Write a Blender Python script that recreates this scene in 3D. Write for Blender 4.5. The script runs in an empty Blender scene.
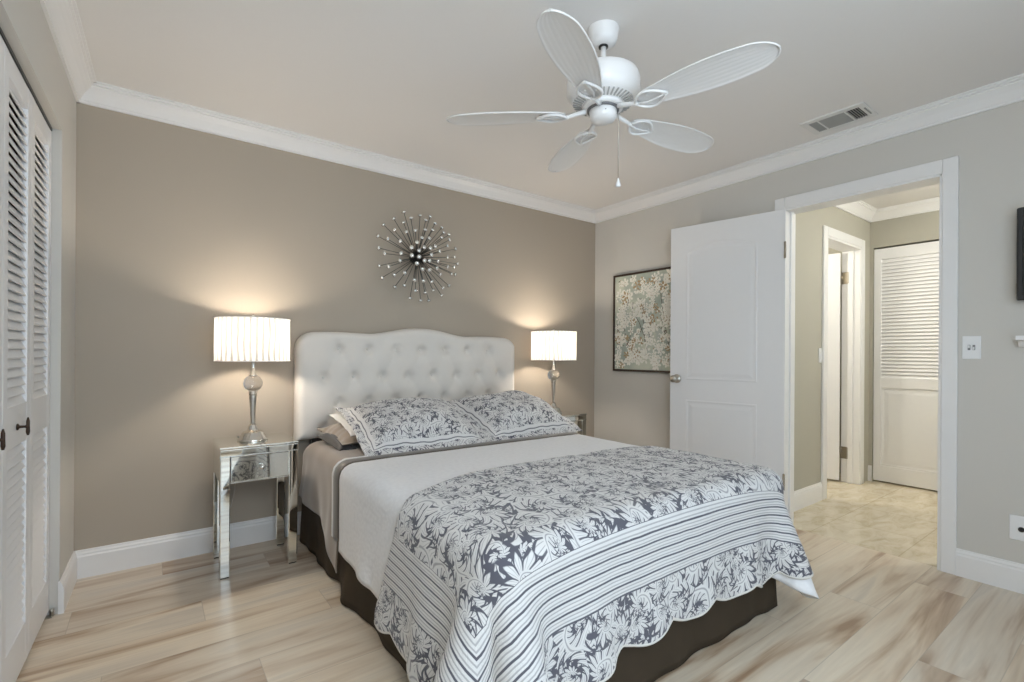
import bpy, bmesh, math, random
import numpy as np
from mathutils import Vector, Matrix, noise

random.seed(7)
S = bpy.context.scene
COL = S.collection
pi = math.pi

# ------------------------------------------------------------------ camera
cam_data = bpy.data.cameras.new('camera')
cam_data.sensor_width = 36.0
cam_data.sensor_fit = 'HORIZONTAL'
cam_data.lens = 488.61 / 1024 * 36.0
cam_data.shift_y = 13.19 / 1024
cam_data.clip_start = 0.02
cam = bpy.data.objects.new('camera', cam_data)
COL.objects.link(cam)
YAW, ROLL = 0.63760, 0.0063
F = Vector((math.sin(YAW), math.cos(YAW), 0))
R0 = Vector((math.cos(YAW), -math.sin(YAW), 0))
U0 = Vector((0, 0, 1))
Rv = R0 * math.cos(ROLL) + U0 * math.sin(ROLL)
Uv = U0 * math.cos(ROLL) - R0 * math.sin(ROLL)
cam.matrix_world = Matrix(((Rv.x, Uv.x, -F.x, -3.3113), (Rv.y, Uv.y, -F.y, -3.1842),
                           (Rv.z, Uv.z, -F.z, 1.11), (0, 0, 0, 1)))
S.camera = cam

# ------------------------------------------------------------------ light and exposure
S.view_settings.view_transform = 'Standard'
S.view_settings.look = 'None'
S.view_settings.gamma = 1.0
S.view_settings.use_curve_mapping = False
S.view_settings.exposure = 0.6
S.cycles.use_denoising = True
S.cycles.max_bounces = 10
S.cycles.diffuse_bounces = 6
S.cycles.transmission_bounces = 8
S.cycles.sample_clamp_indirect = 6.0
S.cycles.caustics_refractive = False
S.cycles.caustics_reflective = False

world = bpy.data.worlds.new('sky')
S.world = world
world.use_nodes = True
bg = world.node_tree.nodes['Background']
bg.inputs['Color'].default_value = (0.66, 0.83, 1.0, 1)
bg.inputs['Strength'].default_value = 1.7

WIN = (-3.62, -1.25, 0.08, 2.15)      # unseen rear window opening, enlarged to brighten floor and mirrors (x0, x1, z0, z1)
REAR = -3.85
pl = bpy.data.lights.new('window_portal', 'AREA')
pl.shape = 'RECTANGLE'
pl.size, pl.size_y = WIN[1] - WIN[0], WIN[3] - WIN[2]
pl.cycles.is_portal = True
po = bpy.data.objects.new('window_portal', pl)
COL.objects.link(po)
po.location = ((WIN[0] + WIN[1]) / 2, REAR - 0.06, (WIN[2] + WIN[3]) / 2)
po.rotation_euler = (pi / 2, 0, pi)      # faces +y, into the room


def point_light(name, loc, energy, color, radius):
    l = bpy.data.lights.new(name, 'POINT')
    l.energy, l.color, l.shadow_soft_size = energy, color, radius
    o = bpy.data.objects.new(name, l)
    COL.objects.link(o)
    o.location = loc
    return o


point_light('hall_ceiling_light', (1.0, -2.95, 2.2), 24.0, (0.985, 1.0, 0.96), 0.12)
point_light('rear_fill_light', (-3.05, -3.50, 1.85), 27.0, (0.88, 0.95, 1.0), 0.3)  # unseen soft fill added behind the camera to lift the left side
point_light('side_room_fill', (0.75, -0.75, 2.1), 22.0, (1.0, 0.97, 0.88), 0.12)  # unseen fill added to brighten the side room door


# ------------------------------------------------------------------ material helpers
def new_mat(name):
    m = bpy.data.materials.new(name)
    m.use_nodes = True
    nt = m.node_tree
    return m, nt, nt.nodes['Principled BSDF']


def nd(nt, kind, **kw):
    n = nt.nodes.new(kind)
    for k, v in kw.items():
        setattr(n, k, v)
    return n


def lk(nt, a, b):
    nt.links.new(a, b)


def mth(nt, op, a, b=None, c=None, clamp=False):
    n = nt.nodes.new('ShaderNodeMath')
    n.operation = op
    n.use_clamp = clamp
    for i, v in enumerate((a, b, c)):
        if v is None:
            continue
        if isinstance(v, (int, float)):
            n.inputs[i].default_value = v
        else:
            nt.links.new(v, n.inputs[i])
    return n.outputs[0]


def mix(nt, fac, a, b):
    n = nt.nodes.new('ShaderNodeMix')
    n.data_type = 'RGBA'
    for sock, v in ((n.inputs[0], fac), (n.inputs[6], a), (n.inputs[7], b)):
        if isinstance(v, (int, float)):
            sock.default_value = v
        elif isinstance(v, tuple):
            sock.default_value = (*v, 1)
        else:
            nt.links.new(v, sock)
    return n.outputs[2]


def ramp(nt, fac, stops, interp='LINEAR'):
    n = nt.nodes.new('ShaderNodeValToRGB')
    cr = n.color_ramp
    cr.interpolation = interp
    while len(cr.elements) < len(stops):
        cr.elements.new(0.5)
    for e, (p, c) in zip(cr.elements, stops):
        e.position = p
        e.color = (*c, 1) if isinstance(c, tuple) else (c, c, c, 1)
    nt.links.new(fac, n.inputs[0])
    return n.outputs[0]


def bump(nt, bsdf, height, strength, dist=0.01):
    b = nt.nodes.new('ShaderNodeBump')
    b.inputs['Strength'].default_value = strength
    b.inputs['Distance'].default_value = dist
    nt.links.new(height, b.inputs['Height'])
    nt.links.new(b.outputs[0], bsdf.inputs['Normal'])


def plain(name, col, rough=0.5, metal=0.0, noise_scale=None, noise_amt=0.06, bump_s=0.0, sheen=0.0, coat=0.0, spec=None):
    """a surface of one colour with a faint procedural variation and grain"""
    m, nt, b = new_mat(name)
    b.inputs['Roughness'].default_value = rough
    b.inputs['Metallic'].default_value = metal
    if sheen:
        b.inputs['Sheen Weight'].default_value = sheen
    if coat:
        b.inputs['Coat Weight'].default_value = coat
    if spec is not None:
        b.inputs['Specular IOR Level'].default_value = spec
    tc = nd(nt, 'ShaderNodeTexCoord')
    nz = nd(nt, 'ShaderNodeTexNoise')
    nz.inputs['Scale'].default_value = noise_scale or 8.0
    nz.inputs['Detail'].default_value = 4
    lk(nt, tc.outputs['Object'], nz.inputs['Vector'])
    lo = tuple(c * (1 - noise_amt) for c in col)
    hi = tuple(min(1, c * (1 + noise_amt)) for c in col)
    lk(nt, mix(nt, nz.outputs['Fac'], lo, hi), b.inputs['Base Color'])
    if bump_s:
        bump(nt, b, nz.outputs['Fac'], bump_s, 0.004)
    return m


M = {}
M['wall'] = plain('greige_wall_paint', (0.60, 0.578, 0.535), 0.75, noise_scale=160, noise_amt=0.012, bump_s=0.06)
M['accent'] = plain('taupe_wall_paint', (0.425, 0.368, 0.298), 0.75, noise_scale=160, noise_amt=0.012, bump_s=0.06)
M['ceiling'] = plain('ceiling_paint', (0.77, 0.75, 0.73), 0.85, noise_scale=120, noise_amt=0.012, bump_s=0.08)
M['trim'] = plain('white_trim_paint', (0.80, 0.79, 0.78), 0.38, noise_scale=20, noise_amt=0.01)
M['door'] = plain('white_door_paint', (0.80, 0.79, 0.785), 0.42, noise_scale=30, noise_amt=0.01)
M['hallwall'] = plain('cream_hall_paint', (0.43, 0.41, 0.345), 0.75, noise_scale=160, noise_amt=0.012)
M['fan'] = plain('white_fan_enamel', (0.84, 0.835, 0.83), 0.3, noise_scale=30, noise_amt=0.01)
M['blade'] = plain('white_fan_blade', (0.80, 0.79, 0.78), 0.45, noise_scale=40, noise_amt=0.02)
M['chrome'] = plain('polished_nickel', (0.78, 0.75, 0.70), 0.12, 1.0, noise_scale=12, noise_amt=0.03)
M['nickel'] = plain('satin_nickel', (0.52, 0.48, 0.42), 0.28, 1.0, noise_scale=12, noise_amt=0.05)
M['bronze'] = plain('dark_bronze', (0.055, 0.035, 0.025), 0.35, 0.85, noise_scale=30, noise_amt=0.2)
M['hinge'] = plain('aged_brass_hinge', (0.34, 0.30, 0.24), 0.35, 0.9, noise_scale=30, noise_amt=0.1)
M['mirror'] = plain('mirror_glass', (0.88, 0.90, 0.87), 0.03, 1.0, noise_scale=5, noise_amt=0.02)
M['mirror_edge'] = plain('bevelled_mirror_edge', (0.52, 0.56, 0.50), 0.10, 1.0, noise_scale=5, noise_amt=0.03)
M['gun'] = plain('gunmetal_rod', (0.10, 0.105, 0.10), 0.35, 0.9, noise_scale=30, noise_amt=0.1)
M['bead'] = plain('silver_bead', (0.86, 0.86, 0.83), 0.16, 0.75, noise_scale=60, noise_amt=0.05)
M['black'] = plain('black_plastic', (0.012, 0.012, 0.013), 0.3, noise_scale=30, noise_amt=0.1)
M['screen'] = plain('dark_screen', (0.006, 0.006, 0.007), 0.08, noise_scale=30, noise_amt=0.1)
M['dark'] = plain('vent_recess_shade', (0.05, 0.05, 0.048), 0.9, noise_scale=30, noise_amt=0.1)
M['slat'] = plain('grey_vent_metal', (0.33, 0.33, 0.315), 0.5, noise_scale=30, noise_amt=0.04)
M['ventgrey'] = plain('vent_slot_shade', (0.42, 0.42, 0.41), 0.5, noise_scale=30, noise_amt=0.04)
M['ventwhite'] = plain('white_vent_metal', (0.70, 0.69, 0.67), 0.5, noise_scale=30, noise_amt=0.02)
M['plate'] = plain('white_switch_plastic', (0.82, 0.82, 0.82), 0.3, noise_scale=30, noise_amt=0.01)
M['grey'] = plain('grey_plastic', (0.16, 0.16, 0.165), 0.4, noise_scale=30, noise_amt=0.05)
M['frame'] = plain('dark_walnut_frame', (0.045, 0.026, 0.016), 0.4, noise_scale=18, noise_amt=0.35)
M['closet'] = plain('closet_interior_shade', (0.17, 0.12, 0.085), 0.9, noise_scale=6, noise_amt=0.1)  # dark brown carries the shade of the unlit interior
M['piping'] = plain('cream_cotton_piping', (0.68, 0.66, 0.62), 0.85, noise_scale=200, noise_amt=0.05)
M['cord'] = plain('clear_lamp_cord', (0.50, 0.46, 0.41), 0.3, noise_scale=60, noise_amt=0.05)


def fabric(name, col, rough=0.9, scale=700, amt=0.08, bump_s=0.25, sheen=0.2):
    m, nt, b = new_mat(name)
    tc = nd(nt, 'ShaderNodeTexCoord')
    w1 = nd(nt, 'ShaderNodeTexNoise')
    w1.inputs['Scale'].default_value = scale
    w1.inputs['Detail'].default_value = 2
    lk(nt, tc.outputs['Object'], w1.inputs['Vector'])
    w2 = nd(nt, 'ShaderNodeTexNoise')
    w2.inputs['Scale'].default_value = 14
    w2.inputs['Detail'].default_value = 5
    lk(nt, tc.outputs['Object'], w2.inputs['Vector'])
    f = mth(nt, 'ADD', mth(nt, 'MULTIPLY', w1.outputs['Fac'], 0.6), mth(nt, 'MULTIPLY', w2.outputs['Fac'], 0.4))
    lk(nt, mix(nt, f, tuple(c * (1 - amt) for c in col), tuple(min(1, c * (1 + amt)) for c in col)), b.inputs['Base Color'])
    b.inputs['Roughness'].default_value = rough
    b.inputs['Sheen Weight'].default_value = sheen
    bump(nt, b, w1.outputs['Fac'], bump_s, 0.0015)
    return m


M['linen'] = fabric('ivory_linen', (0.73, 0.69, 0.64), 0.92, 900, 0.05, 0.3)
M['satin'] = fabric('taupe_satin', (0.235, 0.182, 0.135), 0.42, 500, 0.10, 0.08, 0.5)
M['band'] = fabric('dark_taupe_trim_satin', (0.085, 0.068, 0.053), 0.5, 400, 0.08, 0.08, 0.3)
M['skirt'] = fabric('dark_taupe_satin', (0.050, 0.036, 0.023), 0.68, 400, 0.10, 0.08, 0.0)
M['skirt'].node_tree.nodes['Principled BSDF'].inputs['Specular IOR Level'].default_value = 0.2
M['mattress'] = fabric('mattress_ticking', (0.50, 0.47, 0.43), 0.9, 300, 0.05, 0.2)
M['whitepillow'] = fabric('white_cotton', (0.74, 0.73, 0.72), 0.9, 600, 0.04, 0.15)
M['darkhem'] = fabric('charcoal_satin', (0.035, 0.032, 0.032), 0.4, 400, 0.1, 0.08)


def mat_coverlet():
    m, nt, b = new_mat('white_matelasse_cotton')
    uv = nd(nt, 'ShaderNodeUVMap', uv_map='UVMap')
    v = nd(nt, 'ShaderNodeTexVoronoi', voronoi_dimensions='2D', feature='SMOOTH_F1')
    v.inputs['Scale'].default_value = 55
    lk(nt, uv.outputs[0], v.inputs['Vector'])
    n = nd(nt, 'ShaderNodeTexNoise')
    n.inputs['Scale'].default_value = 30
    lk(nt, uv.outputs[0], n.inputs['Vector'])
    lk(nt, mix(nt, v.outputs['Distance'], (0.84, 0.84, 0.85), (0.78, 0.78, 0.795)), b.inputs['Base Color'])
    b.inputs['Roughness'].default_value = 0.9
    h = mth(nt, 'SUBTRACT', mth(nt, 'MULTIPLY', n.outputs['Fac'], 0.6), v.outputs['Distance'])
    bump(nt, b, h, 0.35, 0.004)
    return m


M['coverlet'] = mat_coverlet()


def scroll_layer(nt, uvsock, cell, shift, n, k, p, q, c):
    """one layer of acanthus scrolls: every cell holds a volute whose arms are rows of leaf lobes.
    returns (whiteness, room left around the leaves)"""
    sc = nd(nt, 'ShaderNodeVectorMath', operation='MULTIPLY_ADD')
    lk(nt, uvsock, sc.inputs[0])
    sc.inputs[1].default_value = (1 / cell, 1 / cell, 0)
    sc.inputs[2].default_value = (shift, shift * 0.7, 0)
    nz = nd(nt, 'ShaderNodeTexNoise', noise_dimensions='2D')
    nz.inputs['Scale'].default_value = 1.3
    nz.inputs['Detail'].default_value = 0.0
    lk(nt, sc.outputs[0], nz.inputs['Vector'])
    off = nd(nt, 'ShaderNodeVectorMath', operation='MULTIPLY_ADD')
    lk(nt, nz.outputs['Color'], off.inputs[0])
    off.inputs[1].default_value = (0.30, 0.30, 0)
    lk(nt, sc.outputs[0], off.inputs[2])
    vo = nd(nt, 'ShaderNodeTexVoronoi', voronoi_dimensions='2D', feature='F1')
    vo.inputs['Scale'].default_value = 1.0
    vo.inputs['Randomness'].default_value = 0.85
    lk(nt, off.outputs[0], vo.inputs['Vector'])
    d = nd(nt, 'ShaderNodeVectorMath', operation='SUBTRACT')
    lk(nt, off.outputs[0], d.inputs[0])
    lk(nt, vo.outputs['Position'], d.inputs[1])
    sx = nd(nt, 'ShaderNodeSeparateXYZ')
    lk(nt, d.outputs[0], sx.inputs[0])
    cs = nd(nt, 'ShaderNodeSeparateColor')
    lk(nt, vo.outputs['Color'], cs.inputs[0])
    sign = mth(nt, 'SUBTRACT', mth(nt, 'MULTIPLY', mth(nt, 'GREATER_THAN', cs.outputs[0], 0.5), 2), 1)
    th = mth(nt, 'DIVIDE', mth(nt, 'MULTIPLY', mth(nt, 'ARCTAN2', sx.outputs[1], sx.outputs[0]), sign), 2 * pi)
    lr = mth(nt, 'DIVIDE', mth(nt, 'LOGARITHM', mth(nt, 'ADD', vo.outputs['Distance'], 0.08), math.e), 2 * pi)
    A = mth(nt, 'ADD', mth(nt, 'ADD', mth(nt, 'MULTIPLY', th, n), mth(nt, 'MULTIPLY', lr, k)), cs.outputs[1])
    aw = mth(nt, 'ABSOLUTE', mth(nt, 'MULTIPLY', mth(nt, 'SUBTRACT', mth(nt, 'FRACT', A), 0.5), 2))
    sarm = mth(nt, 'ADD', mth(nt, 'SUBTRACT', mth(nt, 'MULTIPLY', th, p), mth(nt, 'MULTIPLY', lr, q)), mth(nt, 'MULTIPLY', aw, c))
    fs = mth(nt, 'FRACT', sarm)
    half_ = mth(nt, 'MINIMUM', fs, mth(nt, 'SUBTRACT', 1, fs))
    edge = mth(nt, 'ADD', 0.34, mth(nt, 'MULTIPLY', mth(nt, 'SQRT', mth(nt, 'MULTIPLY', half_, 2)), 0.50))
    mg = mth(nt, 'SUBTRACT', edge, aw)

    def step(v, lo, w):
        return mth(nt, 'DIVIDE', mth(nt, 'SUBTRACT', v, lo), w, clamp=True)
    body = step(mg, 0.0, 0.05)
    vein = mth(nt, 'MAXIMUM', step(half_, 0.09, 0.04), mth(nt, 'SUBTRACT', 1, step(aw, 0.15, 0.05)))
    f3 = mth(nt, 'ABSOLUTE', mth(nt, 'SUBTRACT', mth(nt, 'FRACT', mth(nt, 'ADD', mth(nt, 'MULTIPLY', fs, 3), 0.5)), 0.5))
    strand = mth(nt, 'MAXIMUM', step(f3, 0.04, 0.08), mth(nt, 'SUBTRACT', 1, step(aw, 0.15, 0.10)))
    rib = step(aw, 0.02, 0.04)
    w = mth(nt, 'MULTIPLY', body, mth(nt, 'ADD', 0.12, mth(nt, 'MULTIPLY', vein, 0.88)))
    w = mth(nt, 'MULTIPLY', w, mth(nt, 'ADD', 0.45, mth(nt, 'MULTIPLY', rib, 0.55)))
    w = mth(nt, 'MULTIPLY', w, mth(nt, 'ADD', 0.50, mth(nt, 'MULTIPLY', strand, 0.50)))
    return w, step(mth(nt, 'MULTIPLY', mg, -1), 0.16, 0.05)


def damask(nt, uvsock, cell):
    """large acanthus scrolls with small ones filling the ground between them; 0 charcoal, 1 white"""
    a, room = scroll_layer(nt, uvsock, cell, 0.3, 1, 3, 10, 6, 1.3)
    b, _ = scroll_layer(nt, uvsock, cell * 0.62, 7.7, 2, 4, 9, 5, 1.2)
    return mth(nt, 'MAXIMUM', a, mth(nt, 'MULTIPLY', b, room))


WHITE_Q, DARK_Q = (0.70, 0.69, 0.68), (0.095, 0.095, 0.118)


def stripes(nt, d):
    """fine grey lines with a bolder charcoal line every three centimetres"""
    a = mth(nt, 'FRACT', mth(nt, 'DIVIDE', d, 0.031))
    big = ramp(nt, a, [(0.0, 0.0), (0.15, 0.0), (0.19, 1.0), (0.97, 1.0), (1.0, 0.0)])
    c = mth(nt, 'FRACT', mth(nt, 'DIVIDE', d, 0.0103))
    small = ramp(nt, c, [(0.0, 0.55), (0.30, 0.55), (0.42, 1.0), (1.0, 1.0)])
    return mth(nt, 'MULTIPLY', big, small)


def mat_quilt(sL, sR, tF):
    m, nt, b = new_mat('charcoal_damask_quilt')
    uv = nd(nt, 'ShaderNodeUVMap', uv_map='UVMap')
    sp = nd(nt, 'ShaderNodeSeparateXYZ')
    lk(nt, uv.outputs[0], sp.inputs[0])
    d1 = mth(nt, 'SUBTRACT', sp.outputs[0], sL)
    d2 = mth(nt, 'SUBTRACT', sR, sp.outputs[0])
    d3 = mth(nt, 'SUBTRACT', tF, sp.outputs[1])
    dd = mth(nt, 'MINIMUM', mth(nt, 'MINIMUM', d1, d2), d3)
    band = mth(nt, 'MULTIPLY', mth(nt, 'GREATER_THAN', dd, 0.165), mth(nt, 'LESS_THAN', dd, 0.352))
    w = damask(nt, uv.outputs[0], 0.108)
    st = stripes(nt, mth(nt, 'SUBTRACT', dd, 0.165))
    f = nd(nt, 'ShaderNodeMix')
    lk(nt, band, f.inputs[0]); lk(nt, w, f.inputs[2]); lk(nt, st, f.inputs[3])
    lk(nt, mix(nt, f.outputs[0], DARK_Q, WHITE_Q), b.inputs['Base Color'])
    b.inputs['Roughness'].default_value = 0.85
    b.inputs['Sheen Weight'].default_value = 0.2
    n = nd(nt, 'ShaderNodeTexNoise')
    n.inputs['Scale'].default_value = 45
    lk(nt, uv.outputs[0], n.inputs['Vector'])
    bump(nt, b, mth(nt, 'ADD', n.outputs['Fac'], mth(nt, 'MULTIPLY', w, 0.4)), 0.35, 0.004)
    return m


def mat_sham(hw, hh):
    m, nt, b = new_mat('charcoal_damask_sham')
    uv = nd(nt, 'ShaderNodeUVMap', uv_map='UVMap')
    sp = nd(nt, 'ShaderNodeSeparateXYZ')
    lk(nt, uv.outputs[0], sp.inputs[0])
    d1 = mth(nt, 'SUBTRACT', hw, mth(nt, 'ABSOLUTE', sp.outputs[0]))
    d2 = mth(nt, 'SUBTRACT', hh, mth(nt, 'ABSOLUTE', sp.outputs[1]))
    dd = mth(nt, 'MINIMUM', d1, d2)
    ln = mth(nt, 'MULTIPLY', mth(nt, 'GREATER_THAN', dd, 0.056), mth(nt, 'LESS_THAN', dd, 0.0595))
    gap = mth(nt, 'MULTIPLY', mth(nt, 'GREATER_THAN', dd, 0.048), mth(nt, 'LESS_THAN', dd, 0.072))
    w = damask(nt, uv.outputs[0], 0.092)
    f = mth(nt, 'SUBTRACT', mth(nt, 'MAXIMUM', w, gap), mth(nt, 'MULTIPLY', ln, 0.9), clamp=True)
    lk(nt, mix(nt, f, DARK_Q, WHITE_Q), b.inputs['Base Color'])
    b.inputs['Roughness'].default_value = 0.85
    b.inputs['Sheen Weight'].default_value = 0.2
    n = nd(nt, 'ShaderNodeTexNoise')
    n.inputs['Scale'].default_value = 60
    lk(nt, uv.outputs[0], n.inputs['Vector'])
    bump(nt, b, n.outputs['Fac'], 0.3, 0.003)
    return m


def mat_floor():
    m, nt, b = new_mat('wood_look_plank_tile')
    tc = nd(nt, 'ShaderNodeTexCoord')
    sp = nd(nt, 'ShaderNodeSeparateXYZ')
    lk(nt, tc.outputs['Object'], sp.inputs[0])
    W, L = 0.203, 1.22
    ry = mth(nt, 'DIVIDE', mth(nt, 'ADD', sp.outputs[1], 0.81 + 20 * W), W)
    row = mth(nt, 'FLOOR', ry)
    rx = mth(nt, 'ADD', mth(nt, 'DIVIDE', mth(nt, 'ADD', sp.outputs[0], 2.67 + 12 * L), L),
             mth(nt, 'MULTIPLY', mth(nt, 'SUBTRACT', row, 19), 0.37))
    colm = mth(nt, 'FLOOR', rx)
    cid = nd(nt, 'ShaderNodeCombineXYZ')
    lk(nt, row, cid.inputs[0]); lk(nt, colm, cid.inputs[1])
    wn = nd(nt, 'ShaderNodeTexWhiteNoise', noise_dimensions='2D')
    lk(nt, cid.outputs[0], wn.inputs['Vector'])
    cs = nd(nt, 'ShaderNodeSeparateColor')
    lk(nt, wn.outputs['Color'], cs.inputs[0])
    # long streaks
    v = nd(nt, 'ShaderNodeCombineXYZ')
    lk(nt, mth(nt, 'ADD', mth(nt, 'MULTIPLY', sp.outputs[0], 0.55), mth(nt, 'MULTIPLY', cs.outputs[0], 40)), v.inputs[0])
    lk(nt, mth(nt, 'ADD', mth(nt, 'MULTIPLY', sp.outputs[1], 5.2), mth(nt, 'MULTIPLY', cs.outputs[1], 40)), v.inputs[1])
    n1 = nd(nt, 'ShaderNodeTexNoise')
    n1.inputs['Scale'].default_value = 1.35
    n1.inputs['Detail'].default_value = 4
    n1.inputs['Roughness'].default_value = 0.55
    n1.inputs['Distortion'].default_value = 0.9
    lk(nt, v.outputs[0], n1.inputs['Vector'])
    v2 = nd(nt, 'ShaderNodeCombineXYZ')
    lk(nt, mth(nt, 'ADD', mth(nt, 'MULTIPLY', sp.outputs[0], 1.6), mth(nt, 'MULTIPLY', cs.outputs[1], 40)), v2.inputs[0])
    lk(nt, mth(nt, 'MULTIPLY', sp.outputs[1], 42), v2.inputs[1])
    n2 = nd(nt, 'ShaderNodeTexNoise')
    n2.inputs['Scale'].default_value = 2.0
    n2.inputs['Detail'].default_value = 3
    lk(nt, v2.outputs[0], n2.inputs['Vector'])
    base = ramp(nt, n1.outputs['Fac'], [(0.33, (0.35, 0.235, 0.15)), (0.41, (0.53, 0.41, 0.295)), (0.48, (0.655, 0.56, 0.44)),
                                        (0.58, (0.72, 0.64, 0.52)), (0.68, (0.60, 0.535, 0.45))])
    tint = mix(nt, cs.outputs[2], (0.90, 0.90, 0.92), (1.05, 1.02, 0.98))
    mx = nd(nt, 'ShaderNodeMix', data_type='RGBA', blend_type='MULTIPLY')
    mx.inputs[0].default_value = 1.0
    lk(nt, base, mx.inputs[6]); lk(nt, tint, mx.inputs[7])
    grain = mix(nt, n2.outputs['Fac'], (0.86, 0.86, 0.86), (1.1, 1.1, 1.1))
    mx2 = nd(nt, 'ShaderNodeMix', data_type='RGBA', blend_type='MULTIPLY')
    mx2.inputs[0].default_value = 1.0
    lk(nt, mx.outputs[2], mx2.inputs[6]); lk(nt, grain, mx2.inputs[7])
    fy = mth(nt, 'FRACT', ry)
    fx = mth(nt, 'FRACT', rx)
    gy = mth(nt, 'MINIMUM', fy, mth(nt, 'SUBTRACT', 1, fy))
    gx = mth(nt, 'MINIMUM', fx, mth(nt, 'SUBTRACT', 1, fx))
    g = mth(nt, 'MAXIMUM', mth(nt, 'LESS_THAN', gy, 0.0075), mth(nt, 'LESS_THAN', gx, 0.0012))
    col = mix(nt, mth(nt, 'MULTIPLY', g, 0.55), mx2.outputs[2], (0.40, 0.34, 0.27))
    lk(nt, col, b.inputs['Base Color'])
    b.inputs['Roughness'].default_value = 0.33
    bump(nt, b, mth(nt, 'SUBTRACT', mth(nt, 'MULTIPLY', n2.outputs['Fac'], 0.25), g), 0.12, 0.002)
    return m


M['floor'] = mat_floor()


def mat_travertine():
    m, nt, b = new_mat('cream_travertine_tile')
    tc = nd(nt, 'ShaderNodeTexCoord')
    mp = nd(nt, 'ShaderNodeMapping')
    mp.inputs['Scale'].default_value = (1.0, 2.2, 1)
    lk(nt, tc.outputs['Object'], mp.inputs[0])
    n = nd(nt, 'ShaderNodeTexNoise')
    n.inputs['Scale'].default_value = 5
    n.inputs['Detail'].default_value = 6
    n.inputs['Roughness'].default_value = 0.65
    n.inputs['Distortion'].default_value = 0.8
    lk(nt, mp.outputs[0], n.inputs['Vector'])
    base = ramp(nt, n.outputs['Fac'], [(0.3, (0.52, 0.43, 0.29)), (0.5, (0.66, 0.575, 0.43)), (0.7, (0.74, 0.67, 0.53))])
    br = nd(nt, 'ShaderNodeTexBrick')
    br.offset = 0.0
    br.inputs['Scale'].default_value = 1.0
    br.inputs['Brick Width'].default_value = 0.457
    br.inputs['Row Height'].default_value = 0.457
    br.inputs['Mortar Size'].default_value = 0.003
    br.inputs['Color1'].default_value = br.inputs['Color2'].default_value = (1, 1, 1, 1)
    br.inputs['Mortar'].default_value = (0.80, 0.78, 0.74, 1)
    lk(nt, tc.outputs['Object'], br.inputs['Vector'])
    mx = nd(nt, 'ShaderNodeMix', data_type='RGBA', blend_type='MULTIPLY')
    mx.inputs[0].default_value = 1.0
    lk(nt, base, mx.inputs[6]); lk(nt, br.outputs['Color'], mx.inputs[7])
    lk(nt, mx.outputs[2], b.inputs['Base Color'])
    b.inputs['Roughness'].default_value = 0.22
    return m


M['travertine'] = mat_travertine()


def mat_glass():
    m, nt, b = new_mat('clear_crystal')
    b.inputs['Base Color'].default_value = (0.97, 0.97, 0.96, 1)
    b.inputs['Transmission Weight'].default_value = 1.0
    b.inputs['Roughness'].default_value = 0.02
    b.inputs['IOR'].default_value = 1.45
    n = nd(nt, 'ShaderNodeTexNoise')
    n.inputs['Scale'].default_value = 9
    bump(nt, b, n.outputs['Fac'], 0.05, 0.01)
    return m


M['glass'] = mat_glass()


def mat_shade():
    m = bpy.data.materials.new('pleated_organza')
    m.use_nodes = True
    nt = m.node_tree
    nt.nodes.remove(nt.nodes['Principled BSDF'])
    out = nt.nodes['Material Output']
    tc = nd(nt, 'ShaderNodeTexCoord')
    sp = nd(nt, 'ShaderNodeSeparateXYZ')
    lk(nt, tc.outputs['Object'], sp.inputs[0])
    th = mth(nt, 'ARCTAN2', sp.outputs[1], sp.outputs[0])
    nz = nd(nt, 'ShaderNodeTexNoise')
    nz.inputs['Scale'].default_value = 7
    lk(nt, tc.outputs['Object'], nz.inputs['Vector'])
    wv = mth(nt, 'SINE', mth(nt, 'ADD', mth(nt, 'MULTIPLY', th, 38), mth(nt, 'MULTIPLY', nz.outputs['Fac'], 7)))
    f = mth(nt, 'ADD', mth(nt, 'MULTIPLY', wv, 0.5), 0.5)
    c = mix(nt, f, (0.60, 0.57, 0.52), (0.90, 0.885, 0.86))
    df = nd(nt, 'ShaderNodeBsdfDiffuse')
    tr = nd(nt, 'ShaderNodeBsdfTranslucent')
    lk(nt, c, df.inputs[0]); lk(nt, c, tr.inputs[0])
    ms = nd(nt, 'ShaderNodeMixShader')
    lk(nt, ramp(nt, f, [(0.0, 0.12), (0.40, 0.30), (1.0, 0.50)]), ms.inputs[0])
    lk(nt, df.outputs[0], ms.inputs[1]); lk(nt, tr.outputs[0], ms.inputs[2])
    lk(nt, ms.outputs[0], out.inputs[0])
    return m


M['shade'] = mat_shade()


def mat_bulb():
    m, nt, b = new_mat('frosted_lit_bulb')
    b.inputs['Base Color'].default_value = (0.9, 0.88, 0.82, 1)
    b.inputs['Emission Color'].default_value = (1.0, 0.80, 0.58, 1)
    b.inputs['Emission Strength'].default_value = 6.0
    b.inputs['Roughness'].default_value = 0.5
    return m


M['bulb'] = mat_bulb()


def mat_canvas():
    m, nt, b = new_mat('pale_teal_canvas')
    tc = nd(nt, 'ShaderNodeTexCoord')
    n = nd(nt, 'ShaderNodeTexNoise')
    n.inputs['Scale'].default_value = 4.5
    n.inputs['Detail'].default_value = 6
    lk(nt, tc.outputs['Object'], n.inputs['Vector'])
    lk(nt, ramp(nt, n.outputs['Fac'], [(0.3, (0.32, 0.37, 0.33)), (0.5, (0.50, 0.54, 0.45)), (0.68, (0.68, 0.68, 0.55))]), b.inputs['Base Color'])
    b.inputs['Roughness'].default_value = 0.6
    bump(nt, b, n.outputs['Fac'], 0.2, 0.003)
    return m


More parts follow.
